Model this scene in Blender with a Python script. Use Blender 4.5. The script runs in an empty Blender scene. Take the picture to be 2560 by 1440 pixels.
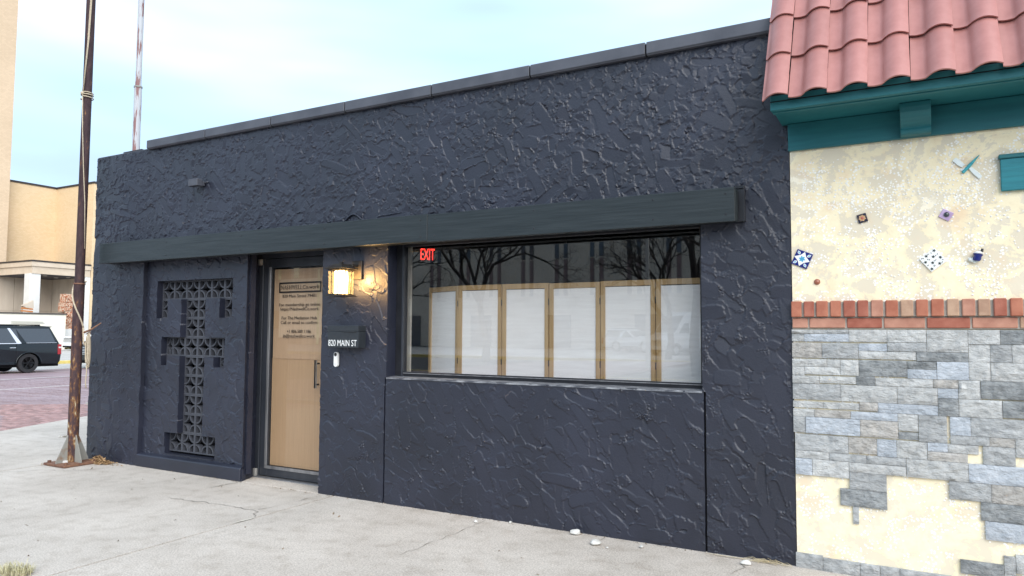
import bpy, bmesh, math, random
import numpy as np
from mathutils import Vector, Matrix
R = math.radians
random.seed(7)
rng = np.random.default_rng(11)
scene = bpy.context.scene
col = scene.collection

# ------------------------------------------------------------------ camera
CAM = Vector((0.0, -4.8, 1.4304))
yaw, pitch, roll = R(29.014), R(3.463), R(0.2834)
fwd = Vector((-math.sin(yaw) * math.cos(pitch), math.cos(yaw) * math.cos(pitch), math.sin(pitch)))
rt = Vector((math.cos(yaw), math.sin(yaw), 0))
up = rt.cross(fwd)
r2 = rt * math.cos(roll) + up * math.sin(roll)
u2 = up * math.cos(roll) - rt * math.sin(roll)
cd = bpy.data.cameras.new('camera')
cam = bpy.data.objects.new('camera', cd)
col.objects.link(cam)
cam.matrix_world = Matrix(((r2.x, u2.x, -fwd.x, CAM.x), (r2.y, u2.y, -fwd.y, CAM.y), (r2.z, u2.z, -fwd.z, CAM.z), (0, 0, 0, 1)))
cd.sensor_width = 36.0
cd.lens = 1798.98 / 2560 * 36.0
cd.clip_start = 0.05
cd.clip_end = 4000
scene.camera = cam

# ------------------------------------------------------------------ sky and sun
SUN_EL, SUN_AZ = R(36), R(134)          # azimuth measured from +y towards +x
world = bpy.data.worlds.new('World')
scene.world = world
world.use_nodes = True
wn, wl = world.node_tree.nodes, world.node_tree.links
wn.clear()
wout = wn.new('ShaderNodeOutputWorld')
sky = wn.new('ShaderNodeTexSky')
sky.sky_type = 'NISHITA'
sky.sun_disc = False
sky.sun_elevation = SUN_EL
sky.sun_rotation = SUN_AZ
sky.altitude = 900
sky.air_density = 1.0
sky.dust_density = 1.2
sky.ozone_density = 1.2
bg1 = wn.new('ShaderNodeBackground'); bg1.inputs[1].default_value = 0.12
wl.new(sky.outputs[0], bg1.inputs[0])
bg2 = wn.new('ShaderNodeBackground')
bg2.inputs[1].default_value = 0.45
tc = wn.new('ShaderNodeTexCoord')
mp = wn.new('ShaderNodeMapping'); mp.inputs['Scale'].default_value = (1.6, 1.6, 6.5)
mp.inputs['Location'].default_value = (0.35, 0.1, 0.4)
wl.new(tc.outputs['Generated'], mp.inputs[0])
nz = wn.new('ShaderNodeTexNoise'); nz.inputs['Scale'].default_value = 1.7; nz.inputs['Detail'].default_value = 7; nz.inputs['Roughness'].default_value = .55
wl.new(mp.outputs[0], nz.inputs[0])
cr = wn.new('ShaderNodeValToRGB')                    # thin veil: how much cloud covers the blue
cr.color_ramp.elements[0].position = .30; cr.color_ramp.elements[0].color = (.82, .82, .82, 1)
cr.color_ramp.elements[1].position = .62; cr.color_ramp.elements[1].color = (.97, .97, .97, 1)
wl.new(nz.outputs[0], cr.inputs[0])
nz2 = wn.new('ShaderNodeTexNoise'); nz2.inputs['Scale'].default_value = 1.1; nz2.inputs['Detail'].default_value = 3
mp2 = wn.new('ShaderNodeMapping'); mp2.inputs['Scale'].default_value = (1.3, 1.3, 6.0); mp2.inputs['Location'].default_value = (2.1, .7, 1.3)
wl.new(tc.outputs['Generated'], mp2.inputs[0]); wl.new(mp2.outputs[0], nz2.inputs[0])
cr2 = wn.new('ShaderNodeValToRGB')                   # cloud colour: grey-blue bases to white tops
cr2.color_ramp.elements[0].position = .33; cr2.color_ramp.elements[0].color = (.56, .75, .98, 1)
cr2.color_ramp.elements[1].position = .62; cr2.color_ramp.elements[1].color = (.90, 1.0, 1.18, 1)
q_ = cr2.color_ramp.elements.new(.47); q_.color = (.68, .97, 1.24, 1)
wl.new(nz2.outputs[0], cr2.inputs[0]); wl.new(cr2.outputs[0], bg2.inputs[0])
mx = wn.new('ShaderNodeMixShader')
wl.new(cr.outputs[0], mx.inputs[0]); wl.new(bg1.outputs[0], mx.inputs[1]); wl.new(bg2.outputs[0], mx.inputs[2])
wl.new(mx.outputs[0], wout.inputs[0])

sd = bpy.data.lights.new('sun', 'SUN'); sd.energy = 1.5; sd.angle = R(60); sd.color = (1.0, .95, .89)
so = bpy.data.objects.new('sun', sd); col.objects.link(so)
sdir = Vector((math.sin(SUN_AZ) * math.cos(SUN_EL), math.cos(SUN_AZ) * math.cos(SUN_EL), math.sin(SUN_EL)))
so.rotation_euler = sdir.to_track_quat('Z', 'Y').to_euler()
so.location = (0, -20, 30)

scene.view_settings.view_transform = 'Standard'
scene.view_settings.look = 'None'
scene.view_settings.gamma = 1.0
scene.view_settings.use_curve_mapping = False
scene.view_settings.exposure = 1.45
scene.render.engine = 'CYCLES'
scene.cycles.max_bounces = 7
scene.cycles.transparent_max_bounces = 12
scene.cycles.use_denoising = True
scene.cycles.caustics_reflective = False
scene.cycles.caustics_refractive = False
scene.cycles.sample_clamp_indirect = 4

# ------------------------------------------------------------------ helpers
class MB:
    """collects verts and faces; build() links them as one mesh object"""
    def __init__(s): s.v = []; s.f = []
    def add(s, vs, fs):
        n = len(s.v); s.v += [tuple(p) for p in vs]; s.f += [tuple(i + n for i in q) for q in fs]; return s
    def box(s, x0, x1, y0, y1, z0, z1):
        return s.add([(x0, y0, z0), (x1, y0, z0), (x1, y1, z0), (x0, y1, z0), (x0, y0, z1), (x1, y0, z1), (x1, y1, z1), (x0, y1, z1)],
                     [(0, 3, 2, 1), (4, 5, 6, 7), (0, 1, 5, 4), (1, 2, 6, 5), (2, 3, 7, 6), (3, 0, 4, 7)])
    def tube(s, pts, rad, n=10, caps=True):
        pts = [Vector(p) for p in pts]
        rad = rad if isinstance(rad, (list, tuple)) else [rad] * len(pts)
        vs = []; fs = []
        prev = None
        for i, p in enumerate(pts):
            d = (pts[min(i + 1, len(pts) - 1)] - pts[max(i - 1, 0)]).normalized()
            if prev is None:
                a = d.orthogonal().normalized()
            else:
                a = (prev - d * prev.dot(d))
                a = a.normalized() if a.length > 1e-6 else d.orthogonal().normalized()
            prev = a; b = d.cross(a)
            for k in range(n):
                t = 2 * math.pi * k / n
                vs.append(p + (a * math.cos(t) + b * math.sin(t)) * rad[i])
        for i in range(len(pts) - 1):
            for k in range(n):
                fs.append((i * n + k, i * n + (k + 1) % n, (i + 1) * n + (k + 1) % n, (i + 1) * n + k))
        if caps:
            fs.append(tuple(range(n - 1, -1, -1))); m = (len(pts) - 1) * n; fs.append(tuple(range(m, m + n)))
        return s.add(vs, fs)
    def lathe(s, prof, c=(0, 0, 0), n=24, axis='z'):
        vs = []; fs = []
        for (r, h) in prof:
            for k in range(n):
                t = 2 * math.pi * k / n
                a, b = r * math.cos(t), r * math.sin(t)
                vs.append({'z': (c[0] + a, c[1] + b, c[2] + h), 'y': (c[0] + a, c[1] + h, c[2] + b), 'x': (c[0] + h, c[1] + a, c[2] + b)}[axis])
        for i in range(len(prof) - 1):
            for k in range(n):
                fs.append((i * n + k, i * n + (k + 1) % n, (i + 1) * n + (k + 1) % n, (i + 1) * n + k))
        return s.add(vs, fs)
    def prism(s, poly, a0, a1, axis='y'):
        """poly: list of 2d points; axis y: (x,z); axis x: (y,z); axis z: (x,y)"""
        def P(p, a): return {'y': (p[0], a, p[1]), 'x': (a, p[0], p[1]), 'z': (p[0], p[1], a)}[axis]
        n = len(poly)
        vs = [P(p, a0) for p in poly] + [P(p, a1) for p in poly]
        fs = [tuple(range(n)), tuple(range(2 * n - 1, n - 1, -1))] + [(i, i + n, (i + 1) % n + n, (i + 1) % n) for i in range(n)]
        return s.add(vs, fs)
    def xform(s, M):
        s.v = [tuple(M @ Vector(p)) for p in s.v]; return s
    def mesh(s, name, smooth=False, bevel=0, seg=1):
        me = bpy.data.meshes.new(name); me.from_pydata(s.v, [], s.f); me.validate()
        bm = bmesh.new(); bm.from_mesh(me)
        bmesh.ops.recalc_face_normals(bm, faces=bm.faces)
        if bevel:
            es = [e for e in bm.edges if len(e.link_faces) == 2 and e.calc_face_angle(0) > .6]
            bmesh.ops.bevel(bm, geom=es, offset=bevel, segments=seg, affect='EDGES', profile=.6, clamp_overlap=True)
        bm.to_mesh(me); bm.free()
        if smooth is True:
            me.shade_smooth()
        elif smooth:
            me.shade_smooth(); me.set_sharp_from_angle(angle=R(smooth))
        return me
    def build(s, name, m, parent=None, smooth=False, bevel=0, seg=1):
        return link(name, s.mesh(name, smooth, bevel, seg), m, parent)

def link(name, me, m=None, parent=None, loc=None):
    o = bpy.data.objects.new(name, me); col.objects.link(o)
    if m is not None and not me.materials: me.materials.append(m)
    if parent is not None:
        o.parent = parent; o.matrix_parent_inverse = Matrix.Translation(-world_loc(parent))
    if loc is not None: o.location = loc
    return o
def world_loc(o):
    # every parent chain here is translation only, meshes carry world coordinates
    p = Vector((0, 0, 0))
    if o.type == 'EMPTY': p = Vector(o.location)
    return p
def thing(name, label, cat, loc=(0, 0, 0), group=None):
    o = bpy.data.objects.new(name, None); col.objects.link(o); o.location = loc
    o.empty_display_size = .1
    return tag(o, label, cat, group)
def tag(o, label=None, cat=None, group=None, kind=None):
    if label: o['label'] = label
    if cat: o['category'] = cat
    if group: o['group'] = group
    if kind: o['kind'] = kind
    return o

def mat(name, c1, c2=None, scale=6, detail=5, ramp=(.35, .65), rough=.7, spec=.4, metal=0, bump=0, bscale=60, bdist=.01,
        bdetail=6, stretch=(1, 1, 1), rnd=0, emit=None, estr=0, rough2=None, coat=0):
    m = bpy.data.materials.new(name); m.use_nodes = True
    n, l = m.node_tree.nodes, m.node_tree.links
    b = n['Principled BSDF']
    b.inputs['Roughness'].default_value = rough
    b.inputs['Specular IOR Level'].default_value = spec
    b.inputs['Metallic'].default_value = metal
    b.inputs['Coat Weight'].default_value = coat
    b.inputs['Coat Roughness'].default_value = min(rough, .55) if rough > .4 else .04
    b.inputs['Base Color'].default_value = (*c1, 1)
    tcn = n.new('ShaderNodeTexCoord'); mpn = n.new('ShaderNodeMapping')
    l.new(tcn.outputs['Object'], mpn.inputs[0]); mpn.inputs['Scale'].default_value = stretch
    out = None
    if c2 is not None:
        z = n.new('ShaderNodeTexNoise'); z.inputs['Scale'].default_value = scale; z.inputs['Detail'].default_value = detail; z.inputs['Roughness'].default_value = .6
        l.new(mpn.outputs[0], z.inputs[0])
        r = n.new('ShaderNodeValToRGB')
        r.color_ramp.elements[0].position = ramp[0]; r.color_ramp.elements[0].color = (*c1, 1)
        r.color_ramp.elements[1].position = ramp[1]; r.color_ramp.elements[1].color = (*c2, 1)
        l.new(z.outputs[0], r.inputs[0]); out = r.outputs[0]
        if rough2 is not None:
            mr = n.new('ShaderNodeMapRange'); mr.inputs[3].default_value = rough; mr.inputs[4].default_value = rough2
            l.new(z.outputs[0], mr.inputs[0]); l.new(mr.outputs[0], b.inputs['Roughness'])
    if rnd:
        oi = n.new('ShaderNodeObjectInfo'); hs = n.new('ShaderNodeHueSaturation')
        mr = n.new('ShaderNodeMapRange'); mr.inputs[3].default_value = 1 - rnd; mr.inputs[4].default_value = 1 + rnd
        l.new(oi.outputs['Random'], mr.inputs[0]); l.new(mr.outputs[0], hs.inputs['Value'])
        if out is not None: l.new(out, hs.inputs['Color'])
        else: hs.inputs['Color'].default_value = (*c1, 1)
        out = hs.outputs[0]
    if out is not None: l.new(out, b.inputs['Base Color'])
    if bump:
        z2 = n.new('ShaderNodeTexNoise'); z2.inputs['Scale'].default_value = bscale; z2.inputs['Detail'].default_value = bdetail; z2.inputs['Roughness'].default_value = .65
        l.new(mpn.outputs[0], z2.inputs[0])
        bp = n.new('ShaderNodeBump'); bp.inputs['Strength'].default_value = bump; bp.inputs['Distance'].default_value = bdist
        l.new(z2.outputs[0], bp.inputs['Height']); l.new(bp.outputs[0], b.inputs['Normal'])
    if emit:
        b.inputs['Emission Color'].default_value = (*emit, 1); b.inputs['Emission Strength'].default_value = estr
    m['c1'] = c1
    return m

def glass_mat(name, tint=(.92, .95, .95), ior=1.5, rough=0.0, boost=1.0):
    """thin pane: transparent, with a Fresnel mirror"""
    m = bpy.data.materials.new(name); m.use_nodes = True
    n, l = m.node_tree.nodes, m.node_tree.links
    n.clear()
    o = n.new('ShaderNodeOutputMaterial'); t = n.new('ShaderNodeBsdfTransparent'); t.inputs[0].default_value = (*tint, 1)
    g = n.new('ShaderNodeBsdfGlossy'); g.inputs['Roughness'].default_value = rough
    lw_ = n.new('ShaderNodeLayerWeight'); lw_.inputs[0].default_value = .5     # Schlick: the same from both sides of the pane
    pw = n.new('ShaderNodeMath'); pw.operation = 'POWER'; pw.inputs[1].default_value = 5; l.new(lw_.outputs['Facing'], pw.inputs[0])
    f0 = ((ior - 1) / (ior + 1)) ** 2 * boost
    mu = n.new('ShaderNodeMath'); mu.operation = 'MULTIPLY_ADD'; mu.inputs[1].default_value = 1 - f0; mu.inputs[2].default_value = f0; mu.use_clamp = True
    l.new(pw.outputs[0], mu.inputs[0])
    x = n.new('ShaderNodeMixShader'); l.new(mu.outputs[0], x.inputs[0]); l.new(t.outputs[0], x.inputs[1]); l.new(g.outputs[0], x.inputs[2]); l.new(x.outputs[0], o.inputs[0])
    return m

def text_mesh(s, size, extrude=.0004, sx=1.0, align='CENTER'):
    cu = bpy.data.curves.new('lettering', 'FONT'); cu.body = s; cu.size = size; cu.extrude = extrude; cu.align_x = align; cu.resolution_u = 4
    ob = bpy.data.objects.new('lettering_tmp', cu); col.objects.link(ob)
    bpy.context.view_layer.update()
    me = bpy.data.meshes.new_from_object(ob.evaluated_get(bpy.context.evaluated_depsgraph_get()))
    bpy.data.objects.remove(ob); bpy.data.curves.remove(cu)
    vs = [Vector(v.co) for v in me.vertices]; fs = [tuple(p.vertices) for p in me.polygons]
    bpy.data.meshes.remove(me)
    return [Vector((v.x * sx, v.y, v.z)) for v in vs], fs
def put_text(mb, s, size, x, y, z, sx=1.0, align='CENTER', width=None, extrude=.0004):
    """letters standing on the plane y, reading along +x, facing -y"""
    vs, fs = text_mesh(s, size, extrude, sx, align)
    if width:
        w = max(v.x for v in vs) - min(v.x for v in vs); k = width / w
        vs = [Vector((v.x * k, v.y, v.z)) for v in vs]
    mb.add([(x + v.x, y - v.z, z + v.y) for v in vs], fs)

# ------------------------------------------------------------------ materials
def stucco_mat():
    m = mat('black_trowelled_stucco', (.0068, .0088, .0178), (.017, .020, .037), scale=1.3, detail=8, ramp=(.3, .7), rough=.44, spec=.55, bump=.5, bscale=160, bdist=.003, rough2=.54, coat=.2)
    return m
M_STUCCO = stucco_mat()
M_COPING = mat('coping_paint', (.055, .059, .074), (.085, .09, .108), scale=3, rough=.5, bump=.2, bscale=120, bdist=.003)
M_FASCIA = mat('painted_fascia_wood', (.009, .014, .016), (.021, .028, .031), scale=6, stretch=(.35, 1, 9), rough=.42, spec=.5, bump=.35, bscale=9, bdist=.004, bdetail=9)
M_BLOCK = mat('black_painted_block', (.045, .048, .060), (.066, .070, .084), scale=9, rough=.55, bump=.3, bscale=140, bdist=.003)
M_ALU = mat('dark_aluminium', (.022, .026, .034), (.034, .038, .048), scale=8, rough=.35, spec=.5, stretch=(1, 1, .1))
M_ALU_EDGE = mat('worn_grey_aluminium', (.20, .20, .21), (.34, .34, .35), scale=20, rough=.4, metal=.6, stretch=(1, 1, .1))
M_FRAME = mat('window_frame_black', (.012, .013, .016), (.022, .023, .028), scale=6, rough=.35)
M_GLASS = glass_mat('window_glass', (.96, .97, .97), 1.5, 0, 2.3)
M_DOORGLASS = glass_mat('door_glass', (.95, .96, .95), 1.5, 0, .7)
M_DARK = mat('black_joint_filler', (.004, .004, .005), rough=.9)
M_WHITE = mat('white_plastic', (.78, .78, .77), rough=.35)
M_BLACKPL = mat('black_plastic', (.012, .012, .014), rough=.3)
M_CARD = mat('brown_cardboard', (.42, .26, .155), (.48, .30, .18), scale=4, stretch=(22, 1, .5), rough=.85, bump=.25, bscale=6, bdist=.002)
M_CARD2 = mat('pale_cardboard', (.44, .28, .18), (.50, .32, .205), scale=4, stretch=(18, 1, .6), rough=.85, bump=.2, bscale=6, bdist=.002)
M_TAPE = mat('packing_tape', (.50, .36, .22), (.58, .43, .28), scale=12, rough=.25)
M_INK = mat('black_vinyl_letters', (.012, .010, .010), rough=.5)
M_INTERIOR = mat('interior_paint', (.10, .10, .11), (.13, .13, .13), scale=1, rough=.8)
M_JAMB = mat('interior_plaster_jamb', (.55, .50, .44), (.60, .55, .49), scale=3, rough=.8)
M_OAK = mat('pale_screen_wood', (.36, .225, .095), (.46, .30, .145), scale=5, stretch=(9, 9, .5), rough=.55, bump=.15, bscale=20, bdist=.002)
M_PAPER = mat('white_pleated_shade', (.80, .765, .755), (.87, .84, .83), scale=3, stretch=(1, 1, 14), rough=.85)
M_METALGREY = mat('brushed_grey_metal', (.42, .41, .39), (.52, .50, .47), scale=20, rough=.45, metal=.5)

def concrete_mat(name, a, b):
    m = bpy.data.materials.new(name); m.use_nodes = True
    n, l = m.node_tree.nodes, m.node_tree.links; bs = n['Principled BSDF']
    bs.inputs['Roughness'].default_value = .85; bs.inputs['Specular IOR Level'].default_value = .25
    t = n.new('ShaderNodeTexCoord'); ge = n.new('ShaderNodeNewGeometry')
    z1 = n.new('ShaderNodeTexNoise'); z1.inputs['Scale'].default_value = .9; z1.inputs['Detail'].default_value = 8; z1.inputs['Roughness'].default_value = .62
    z2 = n.new('ShaderNodeTexNoise'); z2.inputs['Scale'].default_value = 95; z2.inputs['Detail'].default_value = 3; z2.inputs['Roughness'].default_value = .8
    z3 = n.new('ShaderNodeTexNoise'); z3.inputs['Scale'].default_value = 7; z3.inputs['Detail'].default_value = 6
    for z in (z1, z2, z3): l.new(ge.outputs['Position'], z.inputs[0])
    r = n.new('ShaderNodeValToRGB'); r.color_ramp.elements[0].position = .32; r.color_ramp.elements[0].color = (*a, 1); r.color_ramp.elements[1].position = .68; r.color_ramp.elements[1].color = (*b, 1)
    l.new(z1.outputs[0], r.inputs[0])
    r2_ = n.new('ShaderNodeValToRGB'); r2_.color_ramp.elements[0].position = .36; r2_.color_ramp.elements[0].color = (.58, .56, .54, 1); r2_.color_ramp.elements[1].position = .60; r2_.color_ramp.elements[1].color = (1.10, 1.09, 1.08, 1)
    l.new(z2.outputs[0], r2_.inputs[0])
    mx1 = n.new('ShaderNodeMix'); mx1.data_type = 'RGBA'; mx1.blend_type = 'MULTIPLY'; mx1.inputs[0].default_value = .8
    l.new(r.outputs[0], mx1.inputs[6]); l.new(r2_.outputs[0], mx1.inputs[7])
    r3 = n.new('ShaderNodeValToRGB'); r3.color_ramp.elements[0].position = .30; r3.color_ramp.elements[0].color = (.66, .63, .59, 1); r3.color_ramp.elements[1].position = .52; r3.color_ramp.elements[1].color = (1, 1, 1, 1)
    l.new(z3.outputs[0], r3.inputs[0])
    mx2 = n.new('ShaderNodeMix'); mx2.data_type = 'RGBA'; mx2.blend_type = 'MULTIPLY'; mx2.inputs[0].default_value = .45
    l.new(mx1.outputs[2], mx2.inputs[6]); l.new(r3.outputs[0], mx2.inputs[7]); l.new(mx2.outputs[2], bs.inputs['Base Color'])
    bp = n.new('ShaderNodeBump'); bp.inputs['Strength'].default_value = .35; bp.inputs['Distance'].default_value = .004
    l.new(z2.outputs[0], bp.inputs['Height']); l.new(bp.outputs[0], bs.inputs['Normal'])
    return m
M_CONC = concrete_mat('sidewalk_concrete', (.48, .437, .390), (.62, .572, .518))
M_CONC2 = concrete_mat('gutter_concrete', (.46, .45, .43), (.56, .55, .53))
M_SOIL = mat('joint_dirt', (.075, .065, .052), (.16, .14, .11), scale=40, rough=.95)
M_ASPH = mat('road_asphalt', (.055, .055, .058), (.09, .09, .092), scale=3, rough=.85, bump=.3, bscale=80)
M_PAVER = mat('street_paving_brick', (.27, .135, .12), (.36, .235, .225), scale=2.5, rough=.62, bump=.35, bscale=35, bdist=.004, rnd=.28)
M_PAVERFAR = mat('street_brick_field', (.24, .16, .165), (.34, .26, .28), scale=1.4, stretch=(.35, 2.5, 1), rough=.6, bump=.3, bscale=14, bdist=.01)
M_LINE = mat('worn_white_line', (.62, .60, .58), (.42, .36, .36), scale=9, ramp=(.45, .7), rough=.7)
M_YELLOW = mat('yellow_kerb_paint', (.62, .46, .10), (.70, .56, .20), scale=6, rough=.6)

# ================================================================== SETTING: ground
def sheet(name, pts, m, parent=None, kind='structure', thick=.25):
    mb = MB(); n = len(pts)
    mb.add([(p[0], p[1], p[2]) for p in pts] + [(p[0], p[1], p[2] - thick) for p in pts],
           [tuple(range(n)), tuple(range(2 * n - 1, n - 1, -1))] + [(i, i + n, (i + 1) % n + n, (i + 1) % n) for i in range(n)])
    o = mb.build(name, m, parent)
    if kind and parent is None: o['kind'] = kind
    return o
def zs(x):                                    # cross street falls gently away to the left
    return -.07 - .0135 * (-12.0 - x)
sheet('ground', [(-900, -900, -.95), (900, -900, -.95), (900, 900, -.95), (-900, 900, -.95)], M_SOIL, thick=.05)

EDGE = [(-9.6, -5.6), (-10.3, -2.6), (-10.75, -.9), (-11.2, .6), (-11.62, 1.5), (-11.98, 2.3), (-12.2, 3.6), (-12.25, 6.0), (-12.25, 40.0)]
walk = tag(bpy.data.objects.new('sidewalk', None), kind='structure'); col.objects.link(walk)
sheet('joint_bed', [(p[0] + .04, p[1], -.035) for p in EDGE] + [(12, 40, -.035), (12, -5.56, -.035)], M_SOIL, walk, thick=.3)
def slab(pts, jit=0):
    return sheet('slab', [(p[0], p[1], jit) for p in pts], M_CONC, walk, thick=.03)
G = .010
xs_cut = [-8.06, -4.42, 12.0]
E1 = [p for p in EDGE if p[1] < 6.1]
# slab by the corner (behind the flagpole), then the slabs before the facade
slab([(-9.6, -5.6), (-10.3, -2.6), (-10.75, -.9), (-8.06 - G, -.9), (-8.06 - G, -5.6)], .001)
slab([(-10.75, -.9 + G), (-11.2, .6), (-11.62, 1.5), (-11.98, 2.3), (-12.2, 3.6), (-12.25, 6.0), (-8.06 - G, 6.0), (-8.06 - G, -.9 + G)], 0)
slab([(-12.25, 6 + G), (-12.25, 40), (-8.06 - G, 40), (-8.06 - G, 6 + G)], 0)
slab([(-8.06 + G, -5.6), (-4.42 - G, -5.6), (-4.42 - G, .6), (-8.06 + G, .6)], 0)
slab([(-4.42 + G, -5.6), (12, -5.6), (12, .6), (-4.42 + G, .6)], .0015)
# hairline cracks, patched seams
def crack(pts, w, m=M_SOIL, z=.0045, jag=.018, seed=0):
    r = random.Random(seed); mb = MB(); P = []
    for a, b in zip(pts[:-1], pts[1:]):
        L = math.dist(a, b); n = max(2, int(L / .05))
        for i in range(n):
            t = i / n; P.append((a[0] + (b[0] - a[0]) * t + r.uniform(-jag, jag), a[1] + (b[1] - a[1]) * t + r.uniform(-jag, jag)))
    P.append(pts[-1]); vs = []
    for i, p in enumerate(P):
        q = P[min(i + 1, len(P) - 1)]; o = P[max(i - 1, 0)]
        d = Vector((q[0] - o[0], q[1] - o[1])).normalized(); nrm = Vector((-d.y, d.x)); ww = w * r.uniform(.2, 1.0) * (1 if 0 < i < len(P) - 1 else .1)
        vs += [(p[0] + nrm.x * ww, p[1] + nrm.y * ww, z), (p[0] - nrm.x * ww, p[1] - nrm.y * ww, z)]
    mb.add(vs, [(2 * i, 2 * i + 1, 2 * i + 3, 2 * i + 2) for i in range(len(P) - 1)])
    return mb.build('crack', m, walk)
M_CRACK = mat('crack_grey', (.16, .145, .125), (.34, .31, .27), scale=30, rough=.95)  # warm grey of the thin crack ribbons on the slabs
M_PATCH = mat('chalky_crack_filler', (.62, .58, .50), (.50, .46, .40), scale=40, rough=.9)
crack([(-5.58, -.77), (-4.96, -.70), (-4.59, -.70), (-4.43, -.86)], .0055, M_CRACK, seed=1)
crack([(-4.59, -.70), (-4.55, -.4), (-4.52, -.06)], .004, M_CRACK, seed=2)
crack([(-5.60, -.35), (-5.58, -.02)], .006, M_CRACK, seed=3)
crack([(-5.605, -.33), (-5.575, -.05)], .009, M_PATCH, z=.004, seed=31)
crack([(-4.425, -1.05), (-4.42, -.86)], .02, M_PATCH, z=.0055, jag=.004, seed=32)
crack([(-2.89, -1.05), (-2.86, -.40), (-2.87, -.02)], .0035, M_CRACK, seed=4)
crack([(-1.92, -.14), (-1.90, -.015)], .004, M_CRACK, seed=5)
crack([(-.98, -.02), (-.92, -.2), (-.97, -.36)], .005, M_CRACK, seed=6)
crack([(-7.98, -.91), (-7.75, -.62), (-7.45, -.52), (-7.3, -.28)], .005, M_CRACK, seed=8)

ck = MB(); r = random.Random(21)
for _ in range(900):
    t, q = r.uniform(0, 6.28), r.gauss(0, .5)
    x, y = -2.38 + q * .16 + r.gauss(0, .02), -1.62 + q * .07 + r.gauss(0, .03); w = r.uniform(.001, .004); a = r.gauss(.5, .3); L = r.uniform(.003, .012)
    dx, dy = math.cos(a) * L, math.sin(a) * L; nx, ny = -math.sin(a) * w, math.cos(a) * w
    ck.add([(x - dx - nx, y - dy - ny, .0035), (x + dx - nx, y + dy - ny, .0035), (x + dx + nx, y + dy + ny, .0035), (x - dx + nx, y - dy + ny, .0035)], [(0, 1, 2, 3)])
ck.build('chalk_mark', mat('pale_blue_chalk', (.50, .60, .64), (.66, .72, .74), scale=30, rough=.9), walk)
# cross street of paving bricks
bst = tag(bpy.data.objects.new('brick_street', None), kind='structure'); col.objects.link(bst)
def strip(name, x0, x1, y0, y1, m, parent, dz=0, z0=None, z1=None, thick=.2):
    a = zs(x0) if z0 is None else z0; b = zs(x1) if z1 is None else z1
    return sheet(name, [(x0, y0, a + dz), (x1, y0, b + dz), (x1, y1, b + dz), (x0, y1, a + dz)], m, parent, thick=thick)
strip('brick_bed', -34.0, -9.4, -60, 140, M_PAVERFAR, bst, dz=-.012, thick=.3)
# individual pavers near the sidewalk: the nearest 300 as pieces, the rest joined
pm = MB().box(-.098, .098, -.0465, .0465, -.05, 0).mesh('paving_brick', bevel=.006)
pm.materials.append(M_PAVER)
rot = R(-8.5); ux, uy = (math.cos(rot), math.sin(rot)), (-math.sin(rot), math.cos(rot))
def edge_x(y):
    for a, b in zip(EDGE[:-1], EDGE[1:]):
        if a[1] <= y <= b[1]: return a[0] + (b[0] - a[0]) * (y - a[1]) / (b[1] - a[1])
    return -12.25
cand = []
for j in range(-40, 75):
    for i in range(-130, 10):
        u = (i + (.5 if j % 2 else 0)) * .204; v = j * .1
        x = -11.5 + u * ux[0] + v * uy[0]; y = 1.0 + u * ux[1] + v * uy[1]
        if x < edge_x(y) - .12 and x > -26 and -2 < y < 9.5:
            d = Vector((x, y, 0)) - CAM; w = d.dot(fwd); px = 1280 + 1798.98 * d.dot(r2) / w
            if -60 < px < 250: cand.append((w, x, y, px))
cand.sort()
rest = MB(); k300 = 0
for (w, x, y, px) in cand:
    zz = zs(x) + random.uniform(-.004, .004)
    if k300 < 300 and 0 < px < 222:
        o = link('paving_brick', pm, None, bst); o.location = (x, y, zz); o.rotation_euler = (random.uniform(-.012, .012), random.uniform(-.012, .012), rot + random.uniform(-.012, .012)); k300 += 1
    else:
        c, s_ = ux; a, b = .098, .0465
        q = [(-a, -b), (a, -b), (a, b), (-a, b)]
        rest.add([(x + p[0] * c - p[1] * s_, y + p[0] * s_ + p[1] * c, zz) for p in q] + [(x + p[0] * c - p[1] * s_, y + p[0] * s_ + p[1] * c, zz - .03) for p in q],
                 [(0, 1, 2, 3), (0, 4, 5, 1), (1, 5, 6, 2), (2, 6, 7, 3), (3, 7, 4, 0)])
o = rest.build('paving_bricks_beyond', M_PAVERFAR, bst); o['kind'] = 'stuff'
strip('lane_line', -26.75, -26.6, -20, 60, M_LINE, bst, dz=.006, thick=.005)
strip('lane_line', -21.4, -21.3, -20, 60, M_LINE, bst, dz=.006, thick=.005)
g = strip('gutter', -37.4, -34.0, -60, 140, M_CONC2, None, z0=-.30, z1=zs(-34.0))
kb = MB().prism([(-37.75, -.6), (-37.4, -.6), (-37.4, -.17), (-37.43, -.15), (-37.75, -.15)], -60, 140, 'y')
kb.build('kerb', M_YELLOW)['kind'] = 'structure'
strip('car_park', -60.6, -37.75, -60, 140, M_CONC2, None, z0=-.17, z1=-.17)
kb = MB().prism([(-61.0, -.6), (-60.6, -.6), (-60.6, -.02), (-60.63, 0), (-61.0, 0)], 12, 60, 'y')
kb.build('kerb', M_YELLOW)['kind'] = 'structure'
strip('forecourt', -140, -61.0, -60, 140, M_CONC2, None, z0=-.03, z1=-.03)
# small kerb pad at the far side of the side walk
strip('kerb_pad', -14.9, -12.9, 4.0, 4.75, M_CONC2, None, z0=-.07, z1=-.05, thick=.1)
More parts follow.
